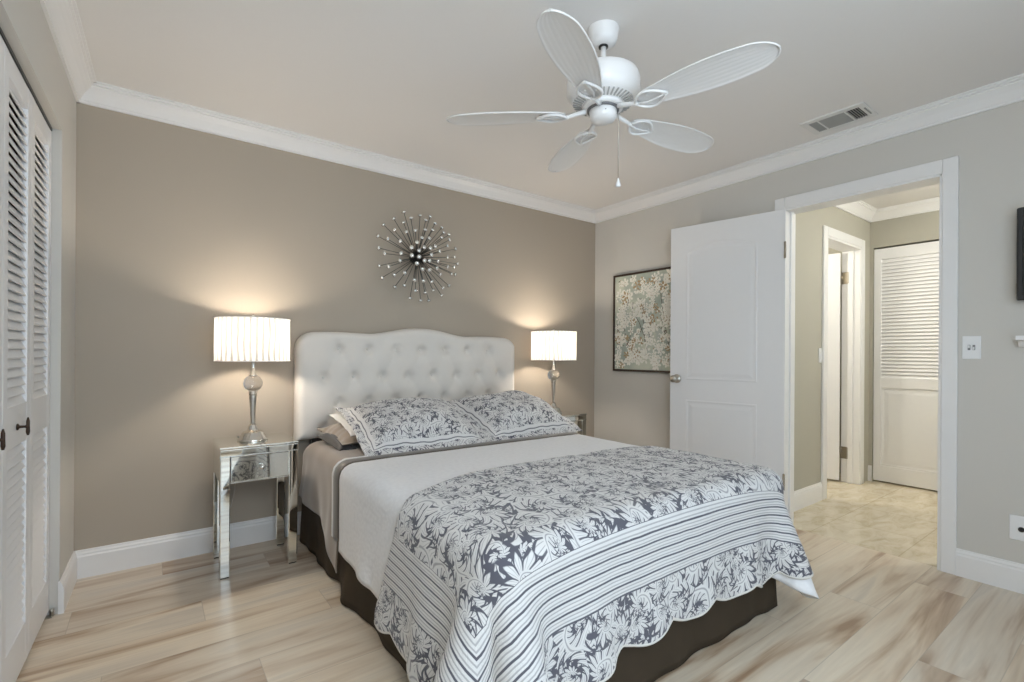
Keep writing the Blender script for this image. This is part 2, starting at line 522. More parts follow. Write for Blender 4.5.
M['canvas'] = mat_canvas()
M['petal'] = plain('white_oil_paint', (0.85, 0.83, 0.75), 0.55, noise_scale=40, noise_amt=0.15)
M['petal_tan'] = plain('tan_oil_paint', (0.42, 0.30, 0.16), 0.55, noise_scale=40, noise_amt=0.25)
M['petal_grey'] = plain('sage_oil_paint', (0.50, 0.53, 0.47), 0.55, noise_scale=40, noise_amt=0.15)
M['twig'] = plain('brown_oil_paint', (0.10, 0.06, 0.035), 0.55, noise_scale=40, noise_amt=0.25)


# ------------------------------------------------------------------ mesh helpers
class MB:
    def __init__(self):
        self.bm = bmesh.new()
        self.uv = None

    def box(self, x0, x1, y0, y1, z0, z1, bev=0.0, seg=2, mi=0, xf=None):
        bm2 = bmesh.new()
        bmesh.ops.create_cube(bm2, size=1)
        for v in bm2.verts:
            v.co = Vector((x0 + (v.co.x + .5) * (x1 - x0), y0 + (v.co.y + .5) * (y1 - y0), z0 + (v.co.z + .5) * (z1 - z0)))
        if bev > 0:
            bmesh.ops.bevel(bm2, geom=bm2.edges[:], offset=bev, segments=seg, affect='EDGES', profile=0.5)
        self._add(bm2, mi, xf)
        return self

    def _add(self, bm2, mi=0, xf=None):
        mp = {}
        for v in bm2.verts:
            co = xf @ v.co if xf is not None else v.co
            mp[v] = self.bm.verts.new(co)
        for f in bm2.faces:
            try:
                nf = self.bm.faces.new([mp[v] for v in f.verts])
                nf.material_index = mi
                nf.smooth = f.smooth
            except ValueError:
                pass
        bm2.free()

    def lathe(self, prof, n=32, xf=None, mi=0, cap=True):
        """prof: list of (r, z) from bottom to top"""
        bm2 = bmesh.new()
        rings = []
        for r, z in prof:
            if r < 1e-6:
                rings.append([bm2.verts.new((0, 0, z))])
            else:
                rings.append([bm2.verts.new((r * math.cos(2 * pi * k / n), r * math.sin(2 * pi * k / n), z)) for k in range(n)])
        for a, b in zip(rings[:-1], rings[1:]):
            for k in range(n):
                k2 = (k + 1) % n
                if len(a) == 1 and len(b) == 1:
                    continue
                if len(a) == 1:
                    bm2.faces.new((a[0], b[k2], b[k]))
                elif len(b) == 1:
                    bm2.faces.new((a[k], a[k2], b[0]))
                else:
                    bm2.faces.new((a[k], a[k2], b[k2], b[k]))
        if cap:
            if len(rings[0]) > 1:
                bm2.faces.new(rings[0][::-1])
            if len(rings[-1]) > 1:
                bm2.faces.new(rings[-1])
        for f in bm2.faces:
            f.smooth = True
        self._add(bm2, mi, xf)
        return self

    def tube(self, pts, r, n=8, mi=0, xf=None, closed=False):
        bm2 = bmesh.new()
        pts = [Vector(p) for p in pts]
        m = len(pts)
        rr = r if isinstance(r, (list, tuple)) else [r] * m
        rings = []
        prev = None
        for i, p in enumerate(pts):
            if closed:
                t = (pts[(i + 1) % m] - pts[i - 1])
            else:
                t = pts[min(i + 1, m - 1)] - pts[max(i - 1, 0)]
            t.normalize()
            if prev is None:
                up = Vector((0, 0, 1)) if abs(t.z) < 0.9 else Vector((1, 0, 0))
                a = t.cross(up).normalized()
            else:
                a = (prev - t * prev.dot(t)).normalized()
            prev = a
            b = t.cross(a)
            rings.append([bm2.verts.new(p + (a * math.cos(2 * pi * k / n) + b * math.sin(2 * pi * k / n)) * rr[i]) for k in range(n)])
        rng = range(m) if closed else range(m - 1)
        for i in rng:
            a, b = rings[i], rings[(i + 1) % m]
            for k in range(n):
                bm2.faces.new((a[k], a[(k + 1) % n], b[(k + 1) % n], b[k]))
        if not closed:
            bm2.faces.new(rings[0][::-1])
            bm2.faces.new(rings[-1])
        for f in bm2.faces:
            f.smooth = True
        bmesh.ops.recalc_face_normals(bm2, faces=bm2.faces[:])
        self._add(bm2, mi, xf)
        return self

    def prism(self, poly, axis, a, b, mi=0, xf=None):
        """extrude a 2-D polygon along an axis ('x','y','z') from a to b"""
        bm2 = bmesh.new()

        def pt(p, h):
            if axis == 'x':
                return (h, p[0], p[1])
            if axis == 'y':
                return (p[0], h, p[1])
            return (p[0], p[1], h)
        A = [bm2.verts.new(pt(p, a)) for p in poly]
        B = [bm2.verts.new(pt(p, b)) for p in poly]
        n = len(poly)
        for k in range(n):
            bm2.faces.new((A[k], A[(k + 1) % n], B[(k + 1) % n], B[k]))
        bm2.faces.new(A[::-1])
        bm2.faces.new(B)
        bmesh.ops.recalc_face_normals(bm2, faces=bm2.faces[:])
        self._add(bm2, mi, xf)
        return self

    def ball(self, c, r, sx=1, sy=1, sz=1, seg=16, rings=10, mi=0):
        bm2 = bmesh.new()
        bmesh.ops.create_uvsphere(bm2, u_segments=seg, v_segments=rings, radius=r)
        for v in bm2.verts:
            v.co = Vector((c[0] + v.co.x * sx, c[1] + v.co.y * sy, c[2] + v.co.z * sz))
        for f in bm2.faces:
            f.smooth = True
        self._add(bm2, mi)
        return self

    def build(self, name, mat, parent=None, smooth=None, mods=None):
        me = bpy.data.meshes.new(name)
        self.bm.normal_update()
        self.bm.to_mesh(me)
        self.bm.free()
        for mm in (mat if isinstance(mat, (list, tuple)) else [mat]):
            me.materials.append(mm)
        if smooth is not None:
            me.polygons.foreach_set('use_smooth', [smooth] * len(me.polygons))
        o = bpy.data.objects.new(name, me)
        COL.objects.link(o)
        if parent:
            o.parent = parent
        return o


def grid_mesh(name, pts, uvs, mat, parent=None, faces_mat=None, closed_u=False):
    """pts[i][j] -> smooth quad sheet with a UV map"""
    ni, nj = len(pts), len(pts[0])
    me = bpy.data.meshes.new(name)
    verts = [tuple(pts[i][j]) for i in range(ni) for j in range(nj)]
    faces = []
    for i in range(ni - 1):
        for j in range(nj - 1):
            faces.append((i * nj + j, (i + 1) * nj + j, (i + 1) * nj + j + 1, i * nj + j + 1))
    me.from_pydata(verts, [], faces)
    if uvs is not None:
        ul = me.uv_layers.new(name='UVMap')
        flat = [uvs[i][j] for i in range(ni) for j in range(nj)]
        for l in me.loops:
            ul.data[l.index].uv = flat[l.vertex_index]
    me.polygons.foreach_set('use_smooth', [True] * len(me.polygons))
    me.materials.append(mat)
    o = bpy.data.objects.new(name, me)
    COL.objects.link(o)
    if parent:
        o.parent = parent
    return o


def solidify(o, t, offset=-1.0):
    md = o.modifiers.new('thickness', 'SOLIDIFY')
    md.thickness = t
    md.offset = offset
    return o


def structure(o, label=None):
    o['kind'] = 'structure'
    if label:
        o['label'] = label
    return o


def tag(o, label, cat, group=None, kind=None):
    o['label'] = label
    o['category'] = cat
    if group:
        o['group'] = group
    if kind:
        o['kind'] = kind
    return o


def root(name, loc, label, cat, rz=0.0, group=None):
    o = bpy.data.objects.new(name, None)
    COL.objects.link(o)
    o.empty_display_size = 0.1
    o.location = loc
    o.rotation_euler = (0, 0, rz)
    return tag(o, label, cat, group)


# ------------------------------------------------------------------ room shell
HC = 2.42
XL = -3.606
LA = -0.0229                       # the closet wall runs slightly off square


def left_xf(o):
    o.location = (XL, 0, 0)
    o.rotation_euler = (0, 0, LA)
    return o


structure(MB().box(-4.5, 0.03, REAR - 0.15, 0.12, -0.1, 0.0).build('floor', M['floor']), 'pale wood-look plank floor')
structure(MB().box(0.03, 2.1, -3.4, -0.1, -0.1, 0.0).build('floor_hall', M['travertine']), 'cream travertine hall floor')
structure(MB().box(-4.5, 0.12, REAR - 0.15, 0.12, HC, HC + 0.1).build('ceiling', M['ceiling']), 'white bedroom ceiling')
structure(MB().box(-3.75, 0.12, 0, 0.12, 0, HC).build('wall_back', M['accent']), 'taupe accent wall behind the bed')

# right wall with doorway
DY0, DY1, DZ = -2.473, -1.690, 2.062
m = MB()
m.box(0, 0.12, DY1, 0, 0, HC).box(0, 0.12, REAR, DY0, 0, HC).box(0, 0.12, DY0, DY1, DZ, HC)
structure(m.build('wall_right', M['wall']), 'light greige wall with the doorway')

# left wall around the closet opening
CY0, CY1, CZ = -0.385, -1.845, 2.045
m = MB()
m.box(-0.12, 0, CY0, 0, 0, HC).box(-0.12, 0, CY1, CY0, CZ, HC).box(-0.12, 0, REAR - 0.2, CY1, 0, HC)
structure(left_xf(m.build('wall_left', M['wall'])), 'light greige wall around the closet')
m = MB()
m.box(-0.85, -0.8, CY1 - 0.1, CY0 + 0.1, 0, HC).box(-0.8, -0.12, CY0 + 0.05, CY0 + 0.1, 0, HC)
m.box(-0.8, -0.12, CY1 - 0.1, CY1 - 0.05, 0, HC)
structure(left_xf(m.build('wall_closet', M['closet'])), 'inside of the closet, its shade put into a dark colour')

# rear wall with window
m = MB()
m.box(-4.0, WIN[0], REAR - 0.12, REAR, 0, HC).box(WIN[1], 0.12, REAR - 0.12, REAR, 0, HC)
m.box(WIN[0], WIN[1], REAR - 0.12, REAR, 0, WIN[2]).box(WIN[0], WIN[1], REAR - 0.12, REAR, WIN[3], HC)
structure(m.build('wall_rear', M['ceiling']), 'unseen wall behind the camera, white to bounce light')  # given the white ceiling paint to bounce more light into the room
m = MB()
for a, b in ((WIN[0] - 0.07, WIN[0] + 0.03), (WIN[1] - 0.03, WIN[1] + 0.07), ((WIN[0] + WIN[1]) / 2 - 0.03, (WIN[0] + WIN[1]) / 2 + 0.03)):
    m.box(a, b, REAR - 0.06, REAR + 0.018, WIN[2] - 0.07, WIN[3] + 0.07, 0.004)
for a, b in ((WIN[2] - 0.07, WIN[2] + 0.03), (WIN[3] - 0.03, WIN[3] + 0.07)):
    m.box(WIN[0] - 0.07, WIN[1] + 0.07, REAR - 0.058, REAR + 0.016, a, b, 0.004)
structure(m.build('window_1', M['trim']), 'white framed window behind the camera')

# hallway
HY, HX = -1.57, 1.87
OX0, OX1, OZ = 0.938, 1.635, 2.05
m = MB()
m.box(0.12, OX0, HY, HY + 0.12, 0, 2.4).box(OX1, HX + 0.12, HY, HY + 0.12, 0, 2.4).box(OX0, OX1, HY, HY + 0.12, OZ, 2.4)
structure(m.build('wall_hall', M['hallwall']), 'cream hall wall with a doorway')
LY0, LY1, LZ = -2.22, -1.598, 2.075
m = MB()
m.box(HX, HX + 0.12, LY1, HY, 0, 2.4).box(HX, HX + 0.12, -3.4, LY0, 0, 2.4).box(HX, HX + 0.12, LY0, LY1, LZ, 2.4)
m.box(HX + 0.12, HX + 0.16, LY0 - 0.1, LY1 + 0.1, 0, 2.4)
structure(m.build('wall_hall_end', M['hallwall']), 'cream hall end wall')
structure(MB().box(0.12, 2.1, -3.4, -3.3, 0, 2.4).build('wall_hall_far', M['hallwall']), 'hall side wall out of sight')
structure(MB().box(0.12, 2.1, -3.4, -0.1, 2.40, 2.5).build('ceiling_hall', M['ceiling']), 'white hall ceiling')
m = MB()
m.box(0.25, 0.3, HY + 0.12, -0.2, 0, 2.4).box(2.0, 2.05, HY + 0.12, -0.2, 0, 2.4).box(0.3, 2.0, -0.25, -0.2, 0, 2.4)
structure(m.build('wall_side_room', M['hallwall']), 'walls of the room beyond the hall door')

# crown mouldings
CROWN = [(-.003, .095), (.012, .095), (.012, .084), (.018, .080), (.026, .066), (.038, .048), (.052, .034), (.062, .026), (.062, .018),
         (.071, .016), (.071, .007), (.082, .007), (.082, -.004), (-.003, -.004)]
structure(MB().prism([(-p, HC - d) for p, d in CROWN], 'x', -3.75, 0.0).build('trim_1', M['trim']), 'white crown moulding over the accent wall')
structure(MB().prism([(-p, HC - d) for p, d in CROWN], 'y', REAR, 0.0).build('trim_2', M['trim']), 'white crown moulding over the doorway wall')
structure(left_xf(MB().prism([(p, HC - d) for p, d in CROWN], 'y', REAR - .2, 0.0).build('trim_3', M['trim'])), 'white crown moulding over the closet wall')
structure(MB().prism([(HY - p * .95, 2.4 - d * .95) for p, d in CROWN], 'x', 0.12, HX).build('trim_4', M['trim']), 'white hall crown moulding')
structure(MB().prism([(HX - p * .95, 2.4 - d * .95) for p, d in CROWN], 'y', -3.3, HY).build('trim_5', M['trim']), 'white hall end crown moulding')

# baseboards
BASE = [(-.003, -.003), (.016, -.003), (.016, .104), (.013, .112), (.013, .119), (.008, .127), (.006, .136), (-.003, .136)]
structure(MB().prism([(-p, z) for p, z in BASE], 'x', -3.606, 0.0).build('baseboard_back', M['trim']), 'white baseboard under the accent wall')
m = MB()
m.prism([(-p, z) for p, z in BASE], 'y', DY1 + 0.066, 0.0).prism([(-p, z) for p, z in BASE], 'y', REAR, DY0 - 0.062)
structure(m.build('baseboard_right', M['trim']), 'white baseboard of the doorway wall')
m = MB()
m.prism([(p, z) for p, z in BASE], 'y', CY0 - 0.008, 0.0).prism([(p, z) for p, z in BASE], 'y', REAR, CY1 + 0.005)
structure(left_xf(m.build('baseboard_left', M['trim'])), 'white baseboard beside the closet')
m = MB()
m.prism([(HY - p, z) for p, z in BASE], 'x', 0.13, OX0 - 0.076)
m.prism([(HX - p, z) for p, z in BASE], 'y', LY1 + 0.002, HY)
structure(m.build('baseboard_hall', M['trim']), 'white hall baseboard')

# door casing and jamb of the bedroom doorway
m = MB()
W = 0.063
for sx0, sx1 in ((-0.018, 0.0), (0.12, 0.138)):
    m.box(sx0, sx1, DY1, DY1 + W, 0, DZ + W + .01, 0.004)
    m.box(sx0, sx1, DY0 - W, DY0, 0, DZ + W + .01, 0.004)
    m.box(sx0, sx1, DY0, DY1, DZ, DZ + W + .01, 0.004)
m.box(-0.012, 0.128, DY1 - 0.006, DY1 + 0.004, 0, DZ, 0.002)
m.box(-0.012, 0.128, DY0 - 0.004, DY0 + 0.012, 0, DZ, 0.002)
m.box(-0.012, 0.128, DY0, DY1, DZ - 0.012, DZ + 0.004, 0.002)
m.box(0.045, 0.085, DY1 - 0.017, DY1 - 0.004, 0, DZ - .01, 0.003)
structure(m.build('trim_6', M['trim']), 'white casing of the bedroom doorway')
# hall doorway casing
m = MB()
W = 0.073
m.box(OX0 - W, OX0, HY - 0.018, HY, 0, OZ + W, 0.005).box(OX1, OX1 + W, HY - 0.018, HY, 0, OZ + W, 0.005)
m.box(OX0, OX1, HY - 0.018, HY, OZ, OZ + W, 0.005)
m.box(OX0 - .004, OX0 + 0.015, HY - .012, HY + 0.13, 0, OZ, 0.002).box(OX1 - 0.015, OX1 + .004, HY - .012, HY + 0.13, 0, OZ, 0.002)
m.box(OX0, OX1, HY - .012, HY + 0.13, OZ - 0.015, OZ + .004, 0.002)
m.box(OX1 - 0.027, OX1 - 0.012, HY + 0.04, HY + 0.08, 0, OZ - .01, 0.003)
structure(m.build('trim_7', M['trim']), 'white casing of the hall side doorway')


# ------------------------------------------------------------------ doors
def arch_outline(x0, x1, z0, z1, rise, n=14):
    pts = [(x0, z0), (x1, z0), (x1, z1 - rise)]
    for k in range(1, n):
        t = k / n
        x = x1 + (x0 - x1) * t
        s = math.sin(pi * t)
        pts.append((x, z1 - rise + rise * (s ** 1.25 if rise else 0)))
    pts.append((x0, z1 - rise))
    return pts


def inset(poly, d):
    n = len(poly)
    out = []
    for i in range(n):
        p0, p1, p2 = Vector(poly[i - 1]), Vector(poly[i]), Vector(poly[(i + 1) % n])
        e1, e2 = (p1 - p0).normalized(), (p2 - p1).normalized()
        n1, n2 = Vector((-e1.y, e1.x)), Vector((-e2.y, e2.x))
        b = (n1 + n2)
        b = b / max(0.3, b.dot(n1) if b.length else 1)
        out.append(tuple(p1 + b * d))
    return out


def panel_moulding(m, poly, y, sgn):
    """moulded raised panel: ridge, groove, bevel and field, on face y looking along sgn"""
    steps = [(0.0, -0.0005), (0.006, 0.0022), (0.012, 0.0020), (0.019, -0.0005), (0.024, -0.0005), (0.05, 0.0025)]
    bm2 = bmesh.new()
    loops = []
    for d, h in steps:
        loops.append([bm2.verts.new((px, y + sgn * h, pz)) for px, pz in inset(poly, d)])
    n = len(poly)
    for a, b in zip(loops[:-1], loops[1:]):
        for k in range(n):
            bm2.faces.new((a[k], a[(k + 1) % n], b[(k + 1) % n], b[k]))
    bm2.faces.new(loops[-1])
    bmesh.ops.recalc_face_normals(bm2, faces=bm2.faces[:])
    m._add(bm2)


def hinge(parent, x, y, z, rz=0.0):
    mm = MB()
    mm.lathe([(0.0065, -0.045), (0.0065, 0.045)], 10, Matrix.Translation((0, 0, 0)))
    mm.ball((0, 0, 0.048), 0.0075, seg=8, rings=6).ball((0, 0, -0.048), 0.0075, seg=8, rings=6)
    mm.box(-0.002, 0.0, -0.035, 0.0, -0.044, 0.044)
    o = mm.build('hinge', M['hinge'], parent)
    o.location = (x, y, z)
    o.rotation_euler = (0, 0, rz)
    return o


# open bedroom door: local x from the hinge to the free edge, local +y is the face seen from the bed
HINGE = Vector((-0.022, -1.700))
FREE = Vector((-0.166, -0.938))
DW, DH, DT = 0.775, 2.053, 0.035
m = MB()
m.box(0, DW, -DT, 0, 0.012, DH + 0.005, 0.002)
for yy, sg in ((0, 1), (-DT, -1)):
    panel_moulding(m, arch_outline(0.165, 0.655, 0.93, 1.925, 0.055), yy, sg)
    panel_moulding(m, arch_outline(0.165, 0.655, 0.22, 0.785, 0.0, 2), yy, sg)
d1 = structure(m.build('door_1', M['door']), 'white two-panel door with arched top panel standing open')
v = FREE - HINGE
d1.location = (HINGE.x, HINGE.y, 0)
d1.rotation_euler = (0, 0, math.atan2(v.y, v.x))
hm = MB()
for sg, y0 in ((1, 0.0), (-1, -DT)):
    rotY = Matrix.Translation((0.722, y0, 0.936)) @ Matrix.Rotation(-sg * pi / 2, 4, 'X')
    hm.lathe([(0.033, 0), (0.033, 0.004), (0.028, 0.010), (0.013, 0.013), (0.011, 0.03), (0.014, 0.04), (0.022, 0.045), (0.027, 0.056),
              (0.026, 0.066), (0.016, 0.073), (0, 0.0745)], 24, rotY)
o = hm.build('door_handle', M['nickel'], d1)
o['label'] = 'satin nickel door knob'
for hz in (0.296, 1.794):
    hinge(d1, 0.002, 0.005, hz, 0.0)


# louvred leaves: local x across the leaf, local y outwards
def louvre_leaf(name, w, h, z0, label, rails, stile=0.052, th=0.028, lower_panel=False, pitch=0.0305):
    fr = MB()
    fr.box(0, stile, -th, 0, z0, h, 0.003).box(w - stile, w, -th, 0, z0, h, 0.003)
    for a, b in rails:
        fr.box(stile - .002, w - stile + .002, -th + .001, -.001, a, b, 0.0025)
    o = structure(fr.build(name, M['door']), label)
    lv = MB()
    for i in range(len(rails) - 1):
        a, b = rails[i][1], rails[i + 1][0]
        if lower_panel and i == 0:
            pm = MB()
            pm.box(stile - .004, w - stile + .004, -th + .006, -0.010, a - .004, b + .004)
            panel_moulding(pm, [(stile, a), (w - stile, a), (w - stile, b), (stile, b)], -0.010, 1)
            pm.build('panel', M['door'], o)
            continue
        n = int(round((b - a) / pitch))
        p = (b - a) / n
        for k in range(n):
            zc = a + (k + .5) * p
            xf = Matrix.Translation((w / 2, -th / 2, zc)) @ Matrix.Rotation(-math.radians(65), 4, 'X')
            lv.box(-(w / 2 - stile + .003), (w / 2 - stile + .003), -0.0215, 0.0215, -0.0032, 0.0032, 0.0025, 1, xf=xf)
    lo = lv.build('louver_slats', M['door'], o)
    return o


PW = 0.3625
knob_prof = [(0.011, 0), (0.011, 0.003), (0.0045, 0.006), (0.004, 0.019), (0.0065, 0.022), (0.0065, 0.027), (0.0, 0.030)]
for k in range(4):
    o = louvre_leaf('door_%d' % (k + 2), PW - 0.003, 2.03, 0.022,
                    'white louvered bifold closet leaf, %s from the bed wall' % ('nearest', 'second', 'third', 'fourth')[k],
                    [(0.022, 0.165), (0.80, 0.935), (1.955, 2.03)])
    # leaf k spans local y from CY0 - k*PW downwards in the wall frame; face looks to +x
    R = Matrix.Translation((XL, 0, 0)) @ Matrix.Rotation(LA, 4, 'Z') @ Matrix.Translation((-0.032, CY0 - 0.004 - k * PW, 0)) @ Matrix.Rotation(-pi / 2, 4, 'Z')
    o.matrix_world = R
    if k in (1, 2):
        km = MB()
        KX = PW * (0.52 if k == 1 else 0.35)
        km.lathe(knob_prof, 14, Matrix.Translation((KX, 0, 0.862)) @ Matrix.Rotation(-pi / 2, 4, 'X'))
        km.tube([(KX, 0.026, 0.862 - 0.029), (KX, 0.026, 0.862 - 0.018), (KX, 0.026, 0.862), (KX, 0.026, 0.862 + 0.018), (KX, 0.026, 0.862 + 0.030)],
                [0.003, 0.0055, 0.0048, 0.0048, 0.002], 10)
        ko = km.build('knob', M['bronze'], o)
        ko['label'] = 'dark bronze closet pull'
m = MB()
m.box(-0.062, -0.03, CY1 + .002, CY0 - .002, CZ - 0.012, CZ + 0.001)
structure(left_xf(m.build('trim_8', M['black'])), 'dark track over the closet doors')
m = MB()
m.box(-0.060, -0.018, CY0 - 0.03, CY0 - 0.002, 0.0, 0.004).lathe([(0.006, 0), (0.006, 0.022), (0.003, 0.026)], 10, Matrix.Translation((-0.022, CY0 - 0.010, 0.003)))
m.box(-0.030, -0.014, CY0 - 0.008, CY0 - .001, 0.0, 0.03, 0.001)
structure(left_xf(m.build('trim_9', M['nickel'])), 'metal floor pivot of the closet doors')

# hall louvred door
o = louvre_leaf('door_6', 0.612, 2.062, 0.012, 'white half-louvered door at the end of the hall',
                [(0.012, 0.15), (0.835, 0.925), (1.965, 2.062)], stile=0.055, th=0.03, lower_panel=True, pitch=0.031)
o.matrix_world = Matrix.Translation((HX + 0.005, LY1 - 0.004 - 0.612, 0)) @ Matrix.Rotation(pi / 2, 4, 'Z')
# side room door, swung into the side room
m = MB()
m.box(-0.66, 0, -0.035, 0, 0.018, 2.02, 0.002)
panel_moulding(m, arch_outline(-0.55, -0.11, 0.93, 1.88, 0.0, 2), -0.035, -1)
panel_moulding(m, arch_outline(-0.55, -0.11, 0.20, 0.78, 0.0, 2), -0.035, -1)
d7 = structure(m.build('door_7', M['door']), 'white door ajar inside the hall side room')
d7.location = (OX1 - 0.030, HY + 0.135, 0)
d7.rotation_euler = (0, 0, -math.radians(74))
for hz in (0.26, 1.80):
    hh = MB()
    hh.lathe([(0.008, -0.05), (0.008, 0.05)], 10)
    hh.box(0, 0.026, -0.055, -0.052 + .001, -0.05, 0.05).box(-0.02, 0.0, -0.003, 0.0, -0.05, 0.05)
    ho = hh.build('hinge', M['hinge'], d7)
    ho.location = (0.008, 0.0, hz)
    ho.rotation_euler = (0, 0, math.radians(74))
    hw_ = MB().box(OX1 - 0.0215, OX1 - 0.0148, HY + 0.075, HY + 0.130, hz - 0.052, hz + 0.052, 0.001, xf=Matrix.Rotation(math.radians(74), 4, 'Z') @ Matrix.Translation(-d7.location))
    hw_.build('hinge_plate', M['hinge'], d7)

# ------------------------------------------------------------------ bed
BX0, BX1, BY0, BY1 = -2.577, -1.087, -2.13, -0.125     # mattress footprint
BCX = (BX0 + BX1) / 2
TOP = 0.582
bed = root('bed', (BCX, -1.14, 0), 'queen bed with an ivory tufted headboard against the taupe wall', 'bed')


def loc(p):       # world -> bed local
    return (p[0] - BCX, p[1] + 1.14, p[2])


# headboard: tufted front grid with a scrolled top outline
HX0, HX1 = -2.612, -0.992
HBC = (HX0 + HX1) / 2
HZ0 = 0.585


def hb_top(x):
    u = abs(x - HBC) / ((HX1 - HX0) / 2)
    # centre rise with a soft cusp, then shoulders, then rounded corners
    if u < 0.46:
        t = u / 0.46
        z = 1.284 - 0.047 * (3 * t ** 2 - 2 * t ** 3) ** 1.3
    else:
        t = (u - 0.46) / 0.54
        z = 1.237 + 0.005 * math.sin(pi * min(1, t * 1.25)) if t < 0.8 else 1.237
    d = (1 - u) * (HX1 - HX0) / 2
    r = 0.105
    if d < r:
        z -= r - math.sqrt(max(0, r * r - (r - d) ** 2))
    return z


btn = []
for row, z in enumerate((1.136, 0.960, 0.804, 0.650)):
    for k in range(8 if row % 2 else 7):
        n = 8 if row % 2 else 7
        btn.append((HBC + (k - (n - 1) / 2) * 0.186, z))


def seg_d(px, pz, a, b):
    ax, az = a
    bx, bz = b
    dx, dz = bx - ax, bz - az
    t = max(0, min(1, ((px - ax) * dx + (pz - az) * dz) / (dx * dx + dz * dz)))
    return math.hypot(px - ax - t * dx, pz - az - t * dz)


creases = []
for i, a in enumerate(btn):
    for b in btn[i + 1:]:
        if 0.12 < abs(a[1] - b[1]) < 0.2 and abs(a[0] - b[0]) < 0.12:
            creases.append((a, b))
for a in btn:
    if abs(a[1] - 0.960) < .01 and abs(abs(a[0] - HBC) - 0.186 * 3.5) < .02:
        creases.append((a, (HX0 if a[0] < HBC else HX1, a[1])))
NI, NJ = 164, 78
pts = []
for i in range(NI + 1):
    u = i / NI
    x = HX0 + (HX1 - HX0) * (0.5 - 0.5 * math.cos(pi * u)) * 0.35 + (HX1 - HX0) * u * 0.65
    zt = hb_top(x)
    col = []
    for j in range(NJ + 1):
        vv = j / NJ
        vv = 0.75 * vv + 0.25 * (0.5 - 0.5 * math.cos(pi * vv))
        z = HZ0 + (zt - HZ0) * vv
        # corner rounding below
        e = min(x - HX0, HX1 - x, zt - z, z - HZ0)
        r = 0.045
        edge = r - math.sqrt(max(0, r * r - max(0, r - e) ** 2)) if e < r else 0
        dep = 0.0
        db = min(math.hypot(x - bx, z - bz) for bx, bz in btn)
        dc = min(seg_d(x, z, a, b) for a, b in creases)
        dep += 0.036 * math.exp(-(db / 0.026) ** 2) + 0.014 * math.exp(-(db / 0.075) ** 2)
        dep += 0.0038 * math.exp(-(dc / 0.020) ** 2)
        pf = min(1, e / 0.10)
        y = -0.115 - 0.004 * pf + dep + edge
        col.append(loc((x, y, z)))
    pts.append(col)
hb = grid_mesh('headboard', pts, None, M['linen'], bed)
# close the back of the headboard
bm = bmesh.new()
bm.from_mesh(hb.data)
be = [e for e in bm.edges if e.is_boundary]
ret = bmesh.ops.extrude_edge_only(bm, edges=be)
nv = [g for g in ret['geom'] if isinstance(g, bmesh.types.BMVert)]
for vtx in nv:
    vtx.co.y = loc((0, -0.022, 0))[1]
be2 = [e for e in bm.edges if e.is_boundary]
bmesh.ops.contextual_create(bm, geom=be2)
bmesh.ops.recalc_face_normals(bm, faces=bm.faces[:])
for f in bm.faces:
    f.smooth = True
bm.to_mesh(hb.data)
bm.free()
for bx, bz in btn:
    if bz < 0.7:
        continue
    b_ = MB().ball(loc((bx, -0.0700, bz)), 0.009, 1, 0.6, 1, 10, 6).build('button', M['linen'], hb)
for sx in (HX0 + 0.12, HX1 - 0.12):
    MB().box(sx - .03 - BCX, sx + .03 - BCX, 1.14 - 0.09, 1.14 - 0.035, 0, HZ0 + .05, 0.003).build('leg', M['black'], bed)
MB().box(BX0 + .01 - BCX, BX1 - .01 - BCX, BY0 + 1.15, BY1 + 1.14, 0.33, TOP, 0.05, 5).build('mattress', M['mattress'], bed, smooth=True)
MB().box(BX0 + .02 - BCX, BX1 - .02 - BCX, BY0 + 1.16, BY1 + 1.13, 0.13, 0.33, 0.015).build('box_spring', M['mattress'], bed)
MB().box(BX0 + .05 - BCX, BX1 - .05 - BCX, BY0 + 1.2, BY1 + 1.12, 0.10, 0.13).build('bed_frame', M['black'], bed)
for sx in (BX0 + .12, BX1 - .12):
    for sy in (BY0 + .15, BY1 - .15):
        MB().lathe([(0.022, 0), (0.022, 0.012), (0.016, 0.02), (0.016, 0.105)], 12, Matrix.Translation(loc((sx, sy, 0)))).build('leg', M['black'], bed)

# ------------------------------------------------------------------ bed skirt
sk = []
path = []
xl, xr, yf, yh = BX0 - .006, BX1 + .006, BY0 - .006, BY1
N1, N2 = 90, 74
for k in range(N1 + 1):
    path.append((xl, yh + (yf - yh) * k / N1, -1, 0, k * 0.0226))
for k in range(1, N2 + 1):
    path.append((xl + (xr - xl) * k / N2, yf, 0, -1, 2.0 + k * 0.0213))
for k in range(1, N1 + 1):
    path.append((xr, yf + (yh - yf) * k / N1, 1, 0, 4.0 + k * 0.0226))
for (x, y, nx, ny, l) in path:
    col = []
    dcor = min(math.hypot(x - xl, y - yf), math.hypot(x - xr, y - yf))
    for j in range(13):
        t = j / 12
        z = 0.34 - t * 0.332
        w = (0.005 * math.sin(l * 14 + 1.0) + 0.0045 * math.sin(l * 31 + 2.0 * math.sin(l * 3))) * t ** 1.1
        w += 0.014 * t * t * math.exp(-((dcor - 0.10) / 0.05) ** 2)
        if nx == -1:
            w += (0.034 * math.exp(-((y + 1.02) / 0.08) ** 2) - 0.012 * math.exp(-((y + 0.80) / 0.05) ** 2)) * t * t
        w += 0.010 * t * t
        col.append((x + nx * w, y + ny * w, z))
    sk.append(col)
so = grid_mesh('bed_skirt', sk, None, M['skirt'])
solidify(so, 0.004, 1)
tag(so, 'dark taupe satin bed skirt reaching the floor around the bed', 'bed skirt')


